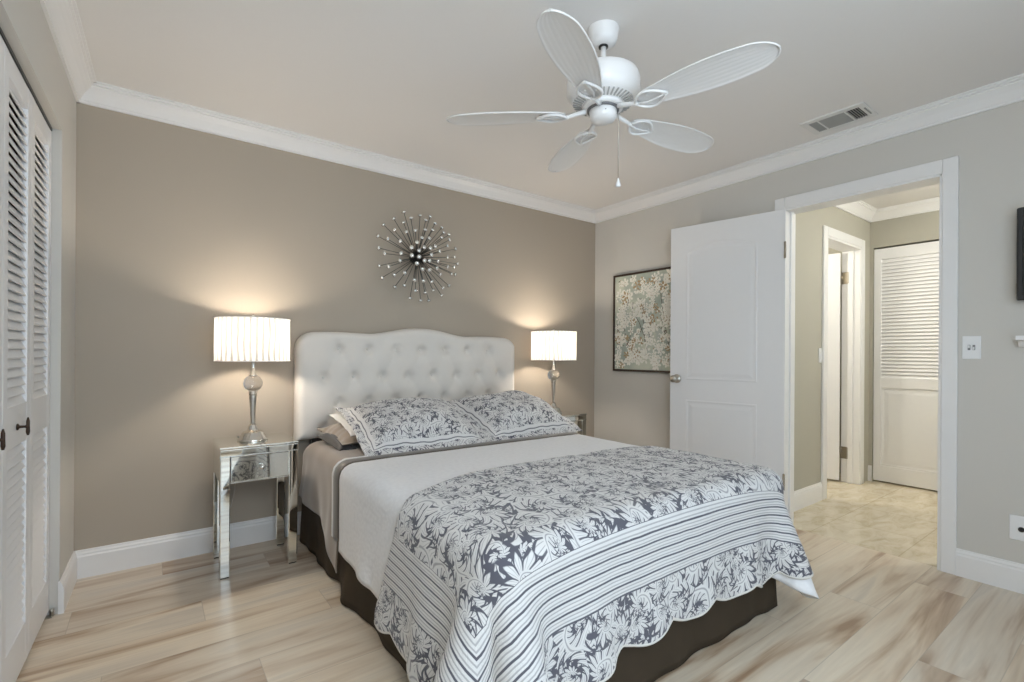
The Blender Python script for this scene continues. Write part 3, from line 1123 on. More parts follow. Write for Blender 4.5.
# ------------------------------------------------------------------ cloth drape (position based cloth over the bed)
def drape(T0, hangL, hangR, hangF, h=0.025, steps=260, iters=7, seed=3):
    """sheet starting at y=T0 on the bed top, hanging over left, right and foot. Returns P[i,j,3], s, t."""
    rng = np.random.default_rng(seed)
    halfw = (BX1 - BX0) / 2
    s = np.arange(-(halfw + hangL), halfw + hangR + 1e-6, h)
    tt = np.arange(0, (T0 - BY0) + hangF + 1e-6, h)
    ni, nj = len(s), len(tt)
    Pp = np.zeros((ni, nj, 3))
    Pp[:, :, 0] = BCX + s[:, None]
    Pp[:, :, 1] = T0 - tt[None, :]
    Pp[:, :, 2] = TOP + 0.017
    Pp += rng.normal(0, 0.0008, Pp.shape)
    a = np.maximum(np.abs(s) - halfw, 0)[:, None]
    b = np.maximum(tt - (T0 - BY0), 0)[None, :]
    mask = (np.hypot(a, b) < 0.56)
    inv = mask.astype(float)
    # the head end is held by the pillows lying on it
    pin = (np.abs(s)[:, None] < halfw - 0.10) & (tt[None, :] < 0.55)
    pin_idx = np.where(pin.ravel())[0]
    pin_pos = Pp.reshape(-1, 3)[pin_idx].copy()
    pin_pos[:, 2] = TOP + 0.016
    prev = Pp.copy()
    c = np.array([BCX, (BY0 + 0.5) / 2, TOP / 2 - 0.2])
    half = np.array([halfw + 0.020, (0.5 - BY0) / 2 + 0.020, TOP / 2 + 0.2])
    rad = 0.045
    thick = 0.016

    def sl(di, dj, oi, oj, stepi, stepj):
        A = (slice(oi, ni - di if di >= 0 else ni, stepi),)
        return A

    cons = []

    def add(di, dj, k):
        L = h * math.hypot(di, dj)
        # split into independent sets
        md = max(abs(di), abs(dj)) * 2
        ii, jj = np.meshgrid(np.arange(ni), np.arange(nj), indexing='ij')
        ok = (ii + di < ni) & (jj + dj < nj) & (jj + dj >= 0)
        i0, j0 = ii[ok], jj[ok]
        i1, j1 = i0 + di, j0 + dj
        m2 = mask[i0, j0] & mask[i1, j1]
        i0, j0, i1, j1 = i0[m2], j0[m2], i1[m2], j1[m2]
        key = ((i0 // max(1, abs(di))) % 2) if di else ((j0 // max(1, abs(dj))) % 2)
        for q in (0, 1):
            w = key == q
            cons.append((i0[w] * nj + j0[w], i1[w] * nj + j1[w], L, k))
    add(1, 0, 1.0); add(0, 1, 1.0); add(1, 1, 0.6); add(1, -1, 0.6)
    add(2, 0, 0.5); add(0, 2, 0.5); add(4, 0, 0.22); add(0, 4, 0.22)
    flat = Pp.reshape(-1, 3)
    pf = prev.reshape(-1, 3)
    dt = 1 / 50
    for st in range(steps):
        vel = (flat - pf) * 0.975
        vl = np.linalg.norm(vel, axis=1, keepdims=True)
        vel *= np.minimum(1, 0.02 / np.maximum(vl, 1e-9))
        pf = flat.copy()
        flat = flat + vel
        flat[:, 2] -= 9.8 * dt * dt * 0.5
        for it in range(iters):
            for (A, B, L, k) in cons:
                d = flat[B] - flat[A]
                l = np.sqrt((d * d).sum(1)) + 1e-9
                cor = d * ((l - L) / l * 0.5 * k)[:, None]
                flat[A] += cor
                flat[B] -= cor
            q = np.abs(flat - c) - (half - rad)
            qm = np.maximum(q, 0)
            ql = np.linalg.norm(qm, axis=1)
            sd = ql + np.minimum(q.max(1), 0) - rad - thick
            hit = sd < 0
            out = ql > 1e-6
            nrm = np.zeros_like(flat)
            nrm[out] = (qm[out] / ql[out][:, None]) * np.sign(flat[out] - c)
            ins = ~out
            am = q.argmax(1)
            idx = np.where(ins)[0]
            nrm[idx, am[idx]] = np.sign(flat[idx, am[idx]] - c[am[idx]])
            flat[hit] -= nrm[hit] * sd[hit][:, None]
            flat[:, 2] = np.maximum(flat[:, 2], 0.012)
            flat[pin_idx] = pin_pos
        # friction
        mv = flat[hit] - pf[hit]
        pf[hit] = flat[hit] - mv * 0.25
    return flat.reshape(ni, nj, 3), s, tt


T0 = -0.80
HL, HR, HF = 0.50, 0.475, 0.475
CP, CS, CT = drape(T0, HL, HR, HF)
# sheet normals
gi = np.gradient(CP, axis=0)
gj = np.gradient(CP, axis=1)
CN = np.cross(gj, gi)
CN /= np.linalg.norm(CN, axis=2, keepdims=True) + 1e-9
if CN[len(CS) // 2, 5, 2] < 0:
    CN = -CN
h_ = CS[1] - CS[0]


def sample(s, t, off=0.0):
    fi = min(max((s - CS[0]) / h_, 0), len(CS) - 1.001)
    fj = min(max((t - CT[0]) / h_, 0), len(CT) - 1.001)
    i, j = int(fi), int(fj)
    a, b = fi - i, fj - j

    def bl(A):
        return (A[i, j] * (1 - a) * (1 - b) + A[i + 1, j] * a * (1 - b) + A[i, j + 1] * (1 - a) * b + A[i + 1, j + 1] * a * b)
    p, n = bl(CP), bl(CN)
    n = n / (np.linalg.norm(n) + 1e-9)
    return p + n * off


HALF = (BX1 - BX0) / 2
TB = T0 - BY0               # cloth t at the foot edge of the bed


def cloth_patch(name, s_lo, s_hi, t_lo, t_hi, ns, nt_, off, mat, parent=None, thick=0.006, corner=None):
    """patch of the draped sheet. s_lo/s_hi are functions of t in 0..1; t_hi a function of s"""
    P, UV = [], []
    for i in range(ns + 1):
        u = i / ns
        c1, c2 = [], []
        for j in range(nt_ + 1):
            v = j / nt_
            s = s_lo(v) + (s_hi(v) - s_lo(v)) * u
            th = t_hi(s)
            t = t_lo(s) + (th - t_lo(s)) * v
            if corner:
                s, t = corner(s, t)
            o = off(s, t) if callable(off) else off
            c1.append(sample(s, t, o))
            c2.append((s, t))
        P.append(c1)
        UV.append(c2)
    ob = grid_mesh(name, P, UV, mat, parent)
    solidify(ob, thick, 0)
    return ob


def round_corner(rl, rr_, cl, cr, cf):
    """pull the square foot corners of a throw in to rounded corners"""
    def f(s, t):
        for sg, lim, rad in ((-1, cl, rl), (1, cr, rr_)):
            a = sg * s - (lim - rad)
            b = t - (cf - rad)
            if a > 0 and b > 0:
                k = max(a, b) / math.hypot(a, b)
                return sg * (lim - rad + a * k), cf - rad + b * k
        return s, t
    return f


# white coverlet
cov = cloth_patch('coverlet',
                  lambda v: -(HALF + 0.375 + 0.05 * v), lambda v: HALF + 0.36 + 0.03 * v,
                  lambda s: 0.115, lambda s: TB + 0.32 + 0.075 * max(0, min(1, (s - 0.60) / 0.3)),
                  120, 90, lambda s, t: 0.0015 * noise.noise((s * 9, t * 9, 2.0)), M['coverlet'], None, 0.007, round_corner(0.15, 0.46, HALF + 0.425, HALF + 0.39, TB + 0.395))
tag(cov, 'white matelasse coverlet lying over the mattress under the patterned quilt', 'coverlet')
band = cloth_patch('border_band', lambda v: -(HALF + 0.33), lambda v: HALF + 0.34, lambda s: 0.034, lambda s: 0.120,
                   120, 6, lambda s, t: 0.002 + 0.006 * math.sin(pi * min(1, max(0, (t - .034) / .086))), M['band'], cov, 0.006)
band['label'] = 'taupe satin border'
pp = cloth_patch('piping', lambda v: -(HALF + 0.335), lambda v: -(HALF - 0.13), lambda s: 0.016, lambda s: 0.036,
                 120, 2, 0.004, M['whitepillow'], cov, 0.006)
pp['label'] = 'white piping'

# patterned quilt over the foot half, hem scalloped
QT = 0.63                    # cloth t where the quilt begins
QL, QR, QF = HALF + 0.44, HALF + 0.375, TB + 0.345


def quilt_start(s):
    """head edge of the quilt: level over the bed, sagging towards the foot near the sides"""
    if s < -HALF:
        return QT + 0.17 - 0.17 * min(1, (-s - HALF) / 0.42)
    a = max(0.0, min(1.0, (-s - 0.33) / 0.42))
    b = max(0.0, min(1.0, (s - 0.45) / 0.30))
    return QT + 0.17 * a ** 1.5 + 0.06 * b ** 1.5 * (1 if s < HALF else max(0, 1 - (s - HALF) / 0.3))


def scal(x, per, amp):
    return amp * (abs(math.sin(pi * x / per)) - 0.5)


M['quilt'] = mat_quilt(-QL, QR, QF)
quilt = cloth_patch('quilt',
                    lambda v: -(QL + scal(v * 1.2 + .08, 0.23, 0.028)), lambda v: QR + scal(v * 1.2, 0.23, 0.028),
                    quilt_start, lambda s: QF + scal(s + 0.05, 0.25, 0.032),
                    190, 110, lambda s, t: 0.014 + 0.004 * noise.noise((s * 6, t * 6, 5.0)) + 0.002 * noise.noise((s * 17, t * 17, 1.0)), M['quilt'], None, 0.010, round_corner(0.13, 0.62, QL, QR, QF))
tag(quilt, 'charcoal and white scroll-patterned quilt with striped border folded over the foot of the bed', 'quilt')
# piped hem following the quilt outline
hp = []
me = quilt.data
nj = 111
for j in range(0, 111):
    hp.append(me.vertices[0 * nj + j].co.copy())
for i in range(1, 191):
    hp.append(me.vertices[i * nj + 110].co.copy())
for j in range(109, -1, -1):
    hp.append(me.vertices[190 * nj + j].co.copy())
MB().tube(hp, 0.0065, 8).build('hem_piping', M['piping'], quilt)['label'] = 'cream piped hem'


# taupe satin sheet over the head end of the mattress
def sheet_pt(s, y, z_extra=0.0):
    """around the rounded top edges of the mattress; s measured across"""
    r = 0.075
    hw = HALF + 0.010
    sg = -1 if s < 0 else 1
    a = abs(s)
    top = TOP + 0.012
    if a < hw - r:
        x, z, nx, nz = a, top, 0, 1
    else:
        l = a - (hw - r)
        if l < r * pi / 2:
            th = l / r
            x, z, nx, nz = hw - r + r * math.sin(th), top - r + r * math.cos(th), math.sin(th), math.cos(th)
        else:
            d = l - r * pi / 2
            fl = 0.0
            x, z, nx, nz = hw + 0.10 * d ** 1.5, top - r - d, 1, 0
            z_ = d
            w = (0.006 * math.sin(y * 17 + 1.2) + 0.0025 * math.sin(y * 41 + d * 9) + 0.006 * math.sin(y * 9 - d * 10)) * min(1, d / 0.18)
            x += w + 0.012 * min(1, d / .2)
    wr = 0.003 * math.sin(y * 11 + s * 7) + 0.001 * math.sin(y * 31 - s * 13)
    return (BCX + sg * (x + nx * wr), y, z + nz * wr)


sp_ = []
for i in range(121):
    s0 = -1 + 2 * i / 120
    col = []
    for j in range(57):
        v = j / 56
        y = -0.145 - v * 0.765
        # hem gets lower towards the coverlet
        lim = HALF + 0.28 + 0.06 * v + 0.13 * max(0, (v - .55) / .45) ** 1.6
        if s0 > 0:
            lim = HALF + 0.30
        s = s0 * lim
        p = list(sheet_pt(s, y))
        if v < 0.12:        # tucked down behind the pillows
            p[2] -= 0.02 * (1 - v / 0.12) ** 2
        col.append(p)
    sp_.append(col)
so = grid_mesh('bed_sheet', sp_, None, M['satin'])
solidify(so, 0.004, 0)
tag(so, 'taupe satin sheet hanging down beside the nightstand at the head of the bed', 'sheet')


# ------------------------------------------------------------------ pillows
def pillow_mesh(name, hw, hh, tk, flange, mat, parent=None, n=44, seed=0, sag=0.0, wrinkle=1.0):
    """cushion: two bulging faces meeting at a flange; local x width, y height, z thickness"""
    bm = bmesh.new()
    ul = bm.loops.layers.uv.new('UVMap')
    verts = {}
    rnd = random.Random(seed)
    ph = [rnd.uniform(0, 6.28) for _ in range(6)]

    def shape(u, v, side):
        x, y = u * hw, v * hh
        # pinch of the sides between corners
        x *= 1 - 0.035 * (1 - v * v) * abs(u) ** 3
        y *= 1 - 0.045 * (1 - u * u) * abs(v) ** 3
        ex = max(0.0, (hw - flange - abs(u) * hw) / (hw - flange))
        ey = max(0.0, (hh - flange - abs(v) * hh) / (hh - flange))
        f = (1 - (1 - min(1, ex)) ** 2.6) ** 0.62 * (1 - (1 - min(1, ey)) ** 2.6) ** 0.62
        z = tk * f * (1 if side > 0 else 0.55)
        wr = 0.004 * math.sin(7 * u + ph[0] + 3 * v) + 0.004 * math.sin(9 * v + ph[1] - 4 * u)
        wr += 0.0035 * math.sin(23 * u + ph[2]) * (1 - f) + 0.0035 * math.sin(21 * v + ph[3]) * (1 - f)
        z = z * side + wr * wrinkle
        z += sag * (v - 0.2) ** 2
        return Vector((x, y, z + (0.0022 * side)))
    for side in (1, -1):
        for i in range(n + 1):
            for j in range(n + 1):
                u = math.sin((i / n - .5) * pi) * .35 + (2 * i / n - 1) * .65
                v = math.sin((j / n - .5) * pi) * .35 + (2 * j / n - 1) * .65
                verts[(side, i, j)] = (bm.verts.new(shape(u, v, side)), (u * hw, v * hh))
    for side in (1, -1):
        for i in range(n):
            for j in range(n):
                ks = [(side, i, j), (side, i + 1, j), (side, i + 1, j + 1), (side, i, j + 1)]
                if side < 0:
                    ks.reverse()
                f = bm.faces.new([verts[k][0] for k in ks])
                f.smooth = True
                for l, k in zip(f.loops, ks):
                    l[ul].uv = (verts[k][1][0], verts[k][1][1])
    rim = [(i, 0) for i in range(n)] + [(n, j) for j in range(n)] + [(i, n) for i in range(n, 0, -1)] + [(0, j) for j in range(n, 0, -1)]
    for k in range(len(rim)):
        a, b = rim[k], rim[(k + 1) % len(rim)]
        ks = [(1, *a), (-1, *a), (-1, *b), (1, *b)]
        f = bm.faces.new([verts[q][0] for q in ks])
        for l, q in zip(f.loops, ks):
            l[ul].uv = verts[q][1]
    me = bpy.data.meshes.new(name)
    bm.to_mesh(me)
    bm.free()
    me.materials.append(mat)
    o = bpy.data.objects.new(name, me)
    COL.objects.link(o)
    if parent:
        o.parent = parent
    return o


SW, SH = 0.378, 0.31
M['sham'] = mat_sham(SW, SH)


def place(o, c, tilt, rz=0.0, roll=0.0):
    o.matrix_world = Matrix.Translation(c) @ Matrix.Rotation(rz, 4, 'Z') @ Matrix.Rotation(roll, 4, 'Y') @ Matrix.Rotation(tilt, 4, 'X')


s1 = pillow_mesh('pillow_sham', SW, SH, 0.105, 0.05, M['sham'], seed=1, sag=-0.02)
place(s1, (-2.073, -0.555, 0.712), math.radians(17.5), math.radians(-1.5))
tag(s1, 'scroll-patterned pillow sham on the nightstand side by the exposed taupe pillow', 'pillow', 'patterned pillow shams')
s2 = pillow_mesh('pillow_sham', SW, SH, 0.115, 0.05, M['sham'], seed=5, sag=-0.02)
place(s2, (-1.352, -0.545, 0.712), math.radians(17.5), math.radians(2.0), math.radians(-1))
tag(s2, 'scroll-patterned pillow sham in front of the lamp near the doorway wall', 'pillow', 'patterned pillow shams')

p1 = pillow_mesh('sleeping_pillow', 0.35, 0.20, 0.078, 0.012, M['satin'], seed=9, wrinkle=0.4)
place(p1, (-2.160, -0.375, 0.648), math.radians(5), math.radians(4))
tag(p1, 'taupe satin pillow on the sheet, its end showing beside the patterned sham', 'pillow')
h2 = pillow_mesh('pillowcase_hem', 0.045, 0.175, 0.030, 0.006, M['darkhem'], p1, n=18, seed=4, wrinkle=0.25)
h2.location = (-0.325, -0.035, -0.026)
h2['label'] = 'charcoal pillowcase hem'
p2 = pillow_mesh('sleeping_pillow', 0.335, 0.185, 0.055, 0.010, M['whitepillow'], seed=12, wrinkle=0.5)
place(p2, (-2.112, -0.36, 0.706), math.radians(12), math.radians(2))
tag(p2, 'white cotton pillow whose rim peeks out between the taupe pillow and the patterned sham', 'pillow')


# ------------------------------------------------------------------ nightstands
NW, ND, NH = 0.362, 0.352, 0.643


def make_nightstand():
    r = root('nightstand', (0, 0, 0), '', 'nightstand')
    w, d = NW / 2, ND / 2
    MB().box(-w, w, -d, d, NH - 0.012, NH, 0.004, 2).build('table_top', M['mirror'], r)
    ap = MB()
    ap.box(-w + .003, w - .003, -d + .003, d - .003, NH - 0.046, NH - 0.012, 0.003, 2)
    ap.build('apron', M['mirror'], r)
    lw = 0.044
    for sx in (-1, 1):
        for sy in (-1, 1):
            x0 = sx * (w - lw / 2 - .003)
            y0 = sy * (d - lw / 2 - .003)
            MB().box(x0 - lw / 2, x0 + lw / 2, y0 - lw / 2, y0 + lw / 2, 0.004, NH - 0.046, 0.004, 2).build('leg', M['mirror'], r)
            MB().box(x0 - lw / 2 + .004, x0 + lw / 2 - .004, y0 - lw / 2 + .004, y0 + lw / 2 - .004, 0, 0.005).build('foot_pad', M['black'], r)
    for sx in (-1, 1):
        MB().box(sx * (w - .010) - .006, sx * (w - .010) + .006, -d + lw, d - lw, NH - 0.178, NH - 0.046, 0.002).build('side_panel', M['mirror'], r)
    MB().box(-w + lw, w - lw, d - .018, d - .006, NH - 0.178, NH - 0.046, 0.002).build('back_panel', M['mirror'], r)
    dr = MB().box(-w + lw + .004, w - lw - .001, -d + .006, -d + .024, NH - 0.176, NH - 0.049, 0.004, 2).build('drawer', M['mirror'], r)
    kn = MB()
    kn.lathe([(0.006, 0), (0.005, 0.008), (0.011, 0.013), (0.0135, 0.021), (0.009, 0.028), (0, 0.030)], 10,
             Matrix.Translation((0.005, -d + .006, NH - 0.112)) @ Matrix.Rotation(pi / 2, 4, 'X'))
    kn.build('knob', M['bead'], dr)
    ed = MB()
    ed.box(-w + lw, w - lw, -d + .0045, -d + .0085, NH - 0.1805, NH - 0.176).box(-w - .0005, w + .0005, -d - .0005, -d + .004, NH - 0.0485, NH - 0.0445)
    ed.build('edge_trim', M['bead'], r)
    return r


def copy_tree(o, parent=None):
    c = o.copy()
    COL.objects.link(c)
    c.parent = parent
    for ch in list(o.children):
        copy_tree(ch, c)
    return c


ns1 = make_nightstand()
ns1.location = (-2.856, -0.256, 0)
tag(ns1, 'mirrored nightstand between the closet side and the bed, standing clear of the bed', 'nightstand', 'mirrored nightstands')
ns2 = copy_tree(ns1)
ns2.location = (-0.712, -0.256, 0)
tag(ns2, 'mirrored nightstand mostly hidden behind the pillows, by the painting wall', 'nightstand', 'mirrored nightstands')


# ------------------------------------------------------------------ table lamps
def make_lamp():
    r = root('table_lamp', (0, 0, 0), '', 'lamp')
    MB().lathe([(0.072, 0), (0.073, 0.006), (0.070, 0.012), (0.064, 0.016), (0.062, 0.024), (0.056, 0.028), (0.053, 0.040), (0.046, 0.047),
                (0.030, 0.052), (0.024, 0.060), (0.021, 0.075), (0.012, 0.088)], 40).build('base', M['chrome'], r)
    MB().lathe([(0.012, 0.088), (0.010, 0.096), (0.0105, 0.11), (0.013, 0.16), (0.0175, 0.225), (0.018, 0.234), (0.013, 0.238), (0.021, 0.244), (0.021, 0.250),
                (0.014, 0.254), (0.022, 0.262)], 28).build('column', M['nickel'], r)
    g = MB()
    g.ball((0, 0, 0.303), 0.048, 1, 1, 0.95, 20, 14)
    g.build('crystal_ball', M['glass'], r)
    MB().lathe([(0.022, 0.340), (0.020, 0.350), (0.013, 0.356), (0.013, 0.362), (0.010, 0.366), (0.010, 0.435), (0.014, 0.438), (0.014, 0.482), (0.004, 0.485)], 24).build('neck', M['chrome'], r)
    # pleated drum shade, a thin translucent shell open above and below
    z0, z1, n, rows = 0.423, 0.646, 288, 9
    pts = []
    rr = random.Random(4)
    amps = [rr.uniform(0.4, 1.0) for _ in range(n // 4 + 1)]
    for i in range(n + 1):
        th = 2 * pi * i / n
        k = (i % n)
        col = []
        for j in range(rows + 1):
            t = j / rows
            rad = 0.180 - 0.0022 * abs(math.sin(th * 36 + 0.5 * math.sin(th * 5 + 3 * t))) * amps[(k // 4) % len(amps)]
            col.append((rad * math.cos(th), rad * math.sin(th), z0 + (z1 - z0) * t))
        pts.append(col)
    sh = grid_mesh('lamp_shade', pts, None, M['shade'], r)
    for z in (z0, z1):
        rim = MB()
        rim.tube([(0.1795 * math.cos(2 * pi * k / 64), 0.1795 * math.sin(2 * pi * k / 64), z) for k in range(64)], 0.0028, 6, closed=True)
        rim.build('rim', M['whitepillow'], sh)
    sp = MB()
    for k in range(3):
        a = 2 * pi * k / 3 + .4
        sp.tube([(0.006 * math.cos(a), 0.006 * math.sin(a), z1 - 0.012), (0.178 * math.cos(a), 0.178 * math.sin(a), z1 - 0.006)], 0.0018, 6)
    sp.lathe([(0.010, z1 - .018), (0.010, z1 - .006)], 12)
    sp.tube([(0.0, 0.0, 0.485), (0.048, 0, 0.50), (0.050, 0, 0.58), (0.004, 0, z1 - .014)], 0.0016, 6)
    sp.tube([(0.0, 0.0, 0.485), (-0.048, 0, 0.50), (-0.050, 0, 0.58), (-0.004, 0, z1 - .014)], 0.0016, 6)
    sp.build('harp', M['chrome'], r)
    MB().lathe([(0.004, z1 - .008), (0.004, z1 + .002), (0.009, z1 + .006), (0.010, z1 + .014), (0.005, z1 + .021), (0, z1 + .023)], 14).build('finial', M['glass'], r)
    MB().lathe([(0.010, 0.482), (0.011, 0.495), (0.026, 0.525), (0.029, 0.545), (0.022, 0.568), (0, 0.578)], 18).build('bulb', M['bulb'], r)
    return r


def lamp_light(x, y, z):
    o = point_light('lamp_bulb_light', (x, y, z), 31.0, (1.0, 0.88, 0.74), 0.035)
    return o


lp1 = make_lamp()
lp1.location = (-2.868, -0.262, NH)
tag(lp1, 'crystal and nickel table lamp with pleated white drum shade, seen whole on the near nightstand', 'lamp', 'bedside table lamps')
lp2 = copy_tree(lp1)
lp2.location = (-0.735, -0.262, NH)
tag(lp2, 'crystal and nickel table lamp with pleated white drum shade, its base hidden behind the pillows', 'lamp', 'bedside table lamps')
for q in (lp1, lp2):
    lamp_light(q.location.x, q.location.y, q.location.z + 0.545)
cd = MB()
cd.tube([(-0.03, 0.06, 0.004), (-0.05, 0.135, 0.004), (-0.052, 0.185, -0.004), (-0.055, 0.200, -0.05), (-0.058, 0.205, -0.18), (-0.055, 0.215, -0.30),
         (-0.075, 0.220, -0.40), (-0.11, 0.226, -0.44), (-0.15, 0.228, -0.47)], 0.0025, 6)
cd.build('cord', M['cord'], lp1)

# ------------------------------------------------------------------ starburst on the accent wall
sb = root('starburst_wall_decor', (-1.815, -0.012, 1.783), 'silver starburst with beaded rods on the taupe wall over the headboard', 'wall decor')
MB().lathe([(0.045, 0), (0.045, 0.006), (0.030, 0.012), (0.018, 0.030), (0.012, 0.045), (0, 0.048)], 24, Matrix.Rotation(pi / 2, 4, 'X')).build('hub', M['gun'], sb)
rr = random.Random(21)
rods = []
for ring, (cnt, el, ln) in enumerate(((20, 0.10, 0.298), (19, 0.28, 0.262), (16, 0.55, 0.215), (12, 0.90, 0.17), (7, 1.22, 0.14))):
    for k in range(cnt):
        az = 2 * pi * (k + 0.5 * (ring % 2)) / cnt + rr.uniform(-.08, .08)
        rods.append((az, el + rr.uniform(-.06, .06), ln + rr.uniform(-0.012, 0.014)))
for az, el, ln in rods:
    dv = Vector((math.cos(az) * math.cos(el), -math.sin(el), math.sin(az) * math.cos(el)))
    st = Vector((0, -0.03, 0))
    en = st + dv * ln
    rod = MB().tube([st, en], 0.0021, 6).build('rod', M['gun'], sb)
    q = dv.to_track_quat('Z', 'Y').to_matrix().to_4x4()
    MB().lathe([(0, -0.006), (0.010, -0.005), (0.0155, 0.0), (0.0155, 0.005), (0.010, 0.010), (0, 0.011)], 8, Matrix.Translation(en) @ q).build('bead', M['bead'], rod)

# ------------------------------------------------------------------ painting
PY0, PY1, PZ0, PZ1 = -1.09, -0.252, 0.970, 1.806
pc = root('framed_painting', (0, (PY0 + PY1) / 2, (PZ0 + PZ1) / 2), 'dark-framed painting of white blossoms on pale teal, partly behind the open door', 'painting')
hw, hh = (PY1 - PY0) / 2, (PZ1 - PZ0) / 2
fm = MB()
fw = 0.017
for a, b, c_, d_ in ((-hw, hw, -hh, -hh + fw), (-hw, hw, hh - fw, hh), (-hw, -hw + fw, -hh + fw - .0025, hh - fw + .0025), (hw - fw, hw, -hh + fw - .0025, hh - fw + .0025)):
    fm.box(-0.034, -0.002, a, b, c_, d_, 0.002)
fm.build('picture_frame', M['frame'], pc)
cv = MB()
cv.box(-0.026, -0.004, -hw + fw - .002, hw - fw + .002, -hh + fw - .002, hh - fw + .002)
cvo = cv.build('canvas', M['canvas'], pc)
bl = MB()
rr = random.Random(12)


def petal(mb, cy, cz, ang, ln, wd, x, mi):
    bm2 = bmesh.new()
    vs = []
    for k in range(8):
        t = 2 * pi * k / 8
        a = ln * (0.5 + 0.5 * math.cos(t))
        b = wd * math.sin(t) * (0.6 + 0.4 * math.cos(t))
        vs.append(bm2.verts.new((x - 0.0012 * math.cos(t), cy + a * math.cos(ang) - b * math.sin(ang), cz + a * math.sin(ang) + b * math.cos(ang))))
    bm2.faces.new(vs)
    mb._add(bm2, mi)


iw, ih = hw - fw - .03, hh - fw - .03
for k in range(16):          # twigs rising from the lower middle
    y0, z0 = rr.uniform(-.25, .3), rr.uniform(-.35, -.05)
    an = rr.uniform(0.3, 2.6)
    ptsb = []
    for q in range(6):
        ptsb.append((-0.0268, max(-iw, min(iw, y0)), max(-ih, min(ih, z0))))
        an += rr.uniform(-.35, .35)
        y0 += math.cos(an) * .075
        z0 += math.sin(an) * .075
    bl.tube(ptsb, 0.0022, 5, mi=3)
nb = 0
while nb < 330:
    cy, cz = rr.uniform(-iw, iw), rr.uniform(-ih, ih)
    # diagonal drift of blossom, thin at top right and lower left
    dens = 0.95 - 0.75 * max(0, (-cy * .6 + cz - 0.25)) * 2 - 0.9 * max(0, (-cz - 0.2)) * 2.2 - 0.3 * noise.noise((cy * 5, cz * 5, 1.0))
    if rr.random() > dens:
        continue
    nb += 1
    n = rr.choice((4, 5, 5, 6))
    a0 = rr.uniform(0, 6.28)
    mi = rr.choices((0, 1, 2), (0.80, 0.10, 0.10))[0]
    sz = rr.uniform(0.024, 0.046)
    for q in range(n):
        petal(bl, cy, cz, a0 + 2 * pi * q / n + rr.uniform(-.2, .2), sz * rr.uniform(.8, 1.1), sz * .36, -0.0275 - nb * 1e-5, mi)
    if mi == 0:
        petal(bl, cy - .004, cz, 0, .008, .004, -0.0288 - nb * 1e-5, 1)
for k in range(60):
    cy, cz = rr.uniform(-iw, iw), rr.uniform(-ih, ih)
    petal(bl, cy, cz, rr.uniform(0, 6.28), rr.uniform(.012, .03), rr.uniform(.004, .009), -0.0269 - (k % 3) * .003, rr.choice((1, 3, 2, 1)))
bl.build('blossoms', [M['petal'], M['petal_tan'], M['petal_grey'], M['twig']], cvo)['label'] = 'white and tan painted blossoms'

# ------------------------------------------------------------------ ceiling fan
fan = root('ceiling_fan', (-1.850, -1.817, HC), 'white five-blade ceiling fan with palm-leaf blades hanging over the bed', 'ceiling fan')
MB().lathe([(0.018, -0.068), (0.036, -0.066), (0.050, -0.056), (0.057, -0.036), (0.060, -0.012), (0.062, -0.004), (0.062, 0)], 36).build('canopy', M['fan'], fan)
MB().lathe([(0.019, -0.073), (0.019, -0.066)], 24).build('canopy_ring', M['black'], fan)
MB().lathe([(0.011, -0.16), (0.011, -0.066)], 18).lathe([(0.028, -0.172), (0.020, -0.154), (0.012, -0.146)], 24).build('downrod', M['fan'], fan)
MB().lathe([(0.082, -0.306), (0.120, -0.294), (0.138, -0.275), (0.146, -0.255), (0.146, -0.215), (0.138, -0.192), (0.112, -0.176), (0.075, -0.168), (0.03, -0.166)], 56).build('motor_housing', M['fan'], fan)
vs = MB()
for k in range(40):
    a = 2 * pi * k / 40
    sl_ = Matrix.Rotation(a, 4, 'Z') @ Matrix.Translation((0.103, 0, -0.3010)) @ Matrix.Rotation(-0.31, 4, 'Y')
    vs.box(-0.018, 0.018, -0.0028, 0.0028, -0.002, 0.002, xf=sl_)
vs.build('vent_slots', M['ventgrey'], fan)  # solid grey bars paint the shade inside the open slots
MB().lathe([(0.068, -0.323), (0.079, -0.321), (0.081, -0.310), (0.078, -0.303)], 40).build('flywheel', M['fan'], fan)
MB().lathe([(0.058, -0.330), (0.064, -0.329), (0.064, -0.320)], 40).build('gap_shade_ring', M['grey'], fan)  # grey ring paints the dark gap below the flywheel
MB().lathe([(0, -0.376), (0.030, -0.374), (0.046, -0.367), (0.053, -0.355), (0.055, -0.328), (0.052, -0.324)], 40).build('switch_housing', M['fan'], fan)
MB().ball((-0.030, -0.042, -0.345), 0.0035, seg=8, rings=6).build('screw', M['slat'], fan)
pcx, pcy = 0.042, -0.036
ch = MB().tube([(pcx + .004, pcy, -0.335), (pcx + .010, pcy, -0.36), (pcx + .010, pcy, -0.60)], 0.0018, 6).build('pull_chain', M['nickel'], fan)
MB().lathe([(0.0, -0.036), (0.009, -0.034), (0.011, -0.030), (0.004, -0.006), (0.002, 0)], 12, Matrix.Translation((pcx + .010, pcy, -0.598))).build('pull_fob', M['fan'], ch)
BLZ = -0.338


def blade_w(t):      # half width along the blade, t 0..1 from root to tip
    base = 0.034 + 0.045 * math.sin(pi * min(1, t * 0.80 + 0.02)) ** 1.2
    if t > 0.84:
        base *= math.sqrt(max(0, 1 - ((t - 0.84) / 0.16) ** 2.2))
    if t < 0.10:
        base *= math.sqrt(max(0.02, 1 - ((0.10 - t) / 0.10) ** 2))
    return base


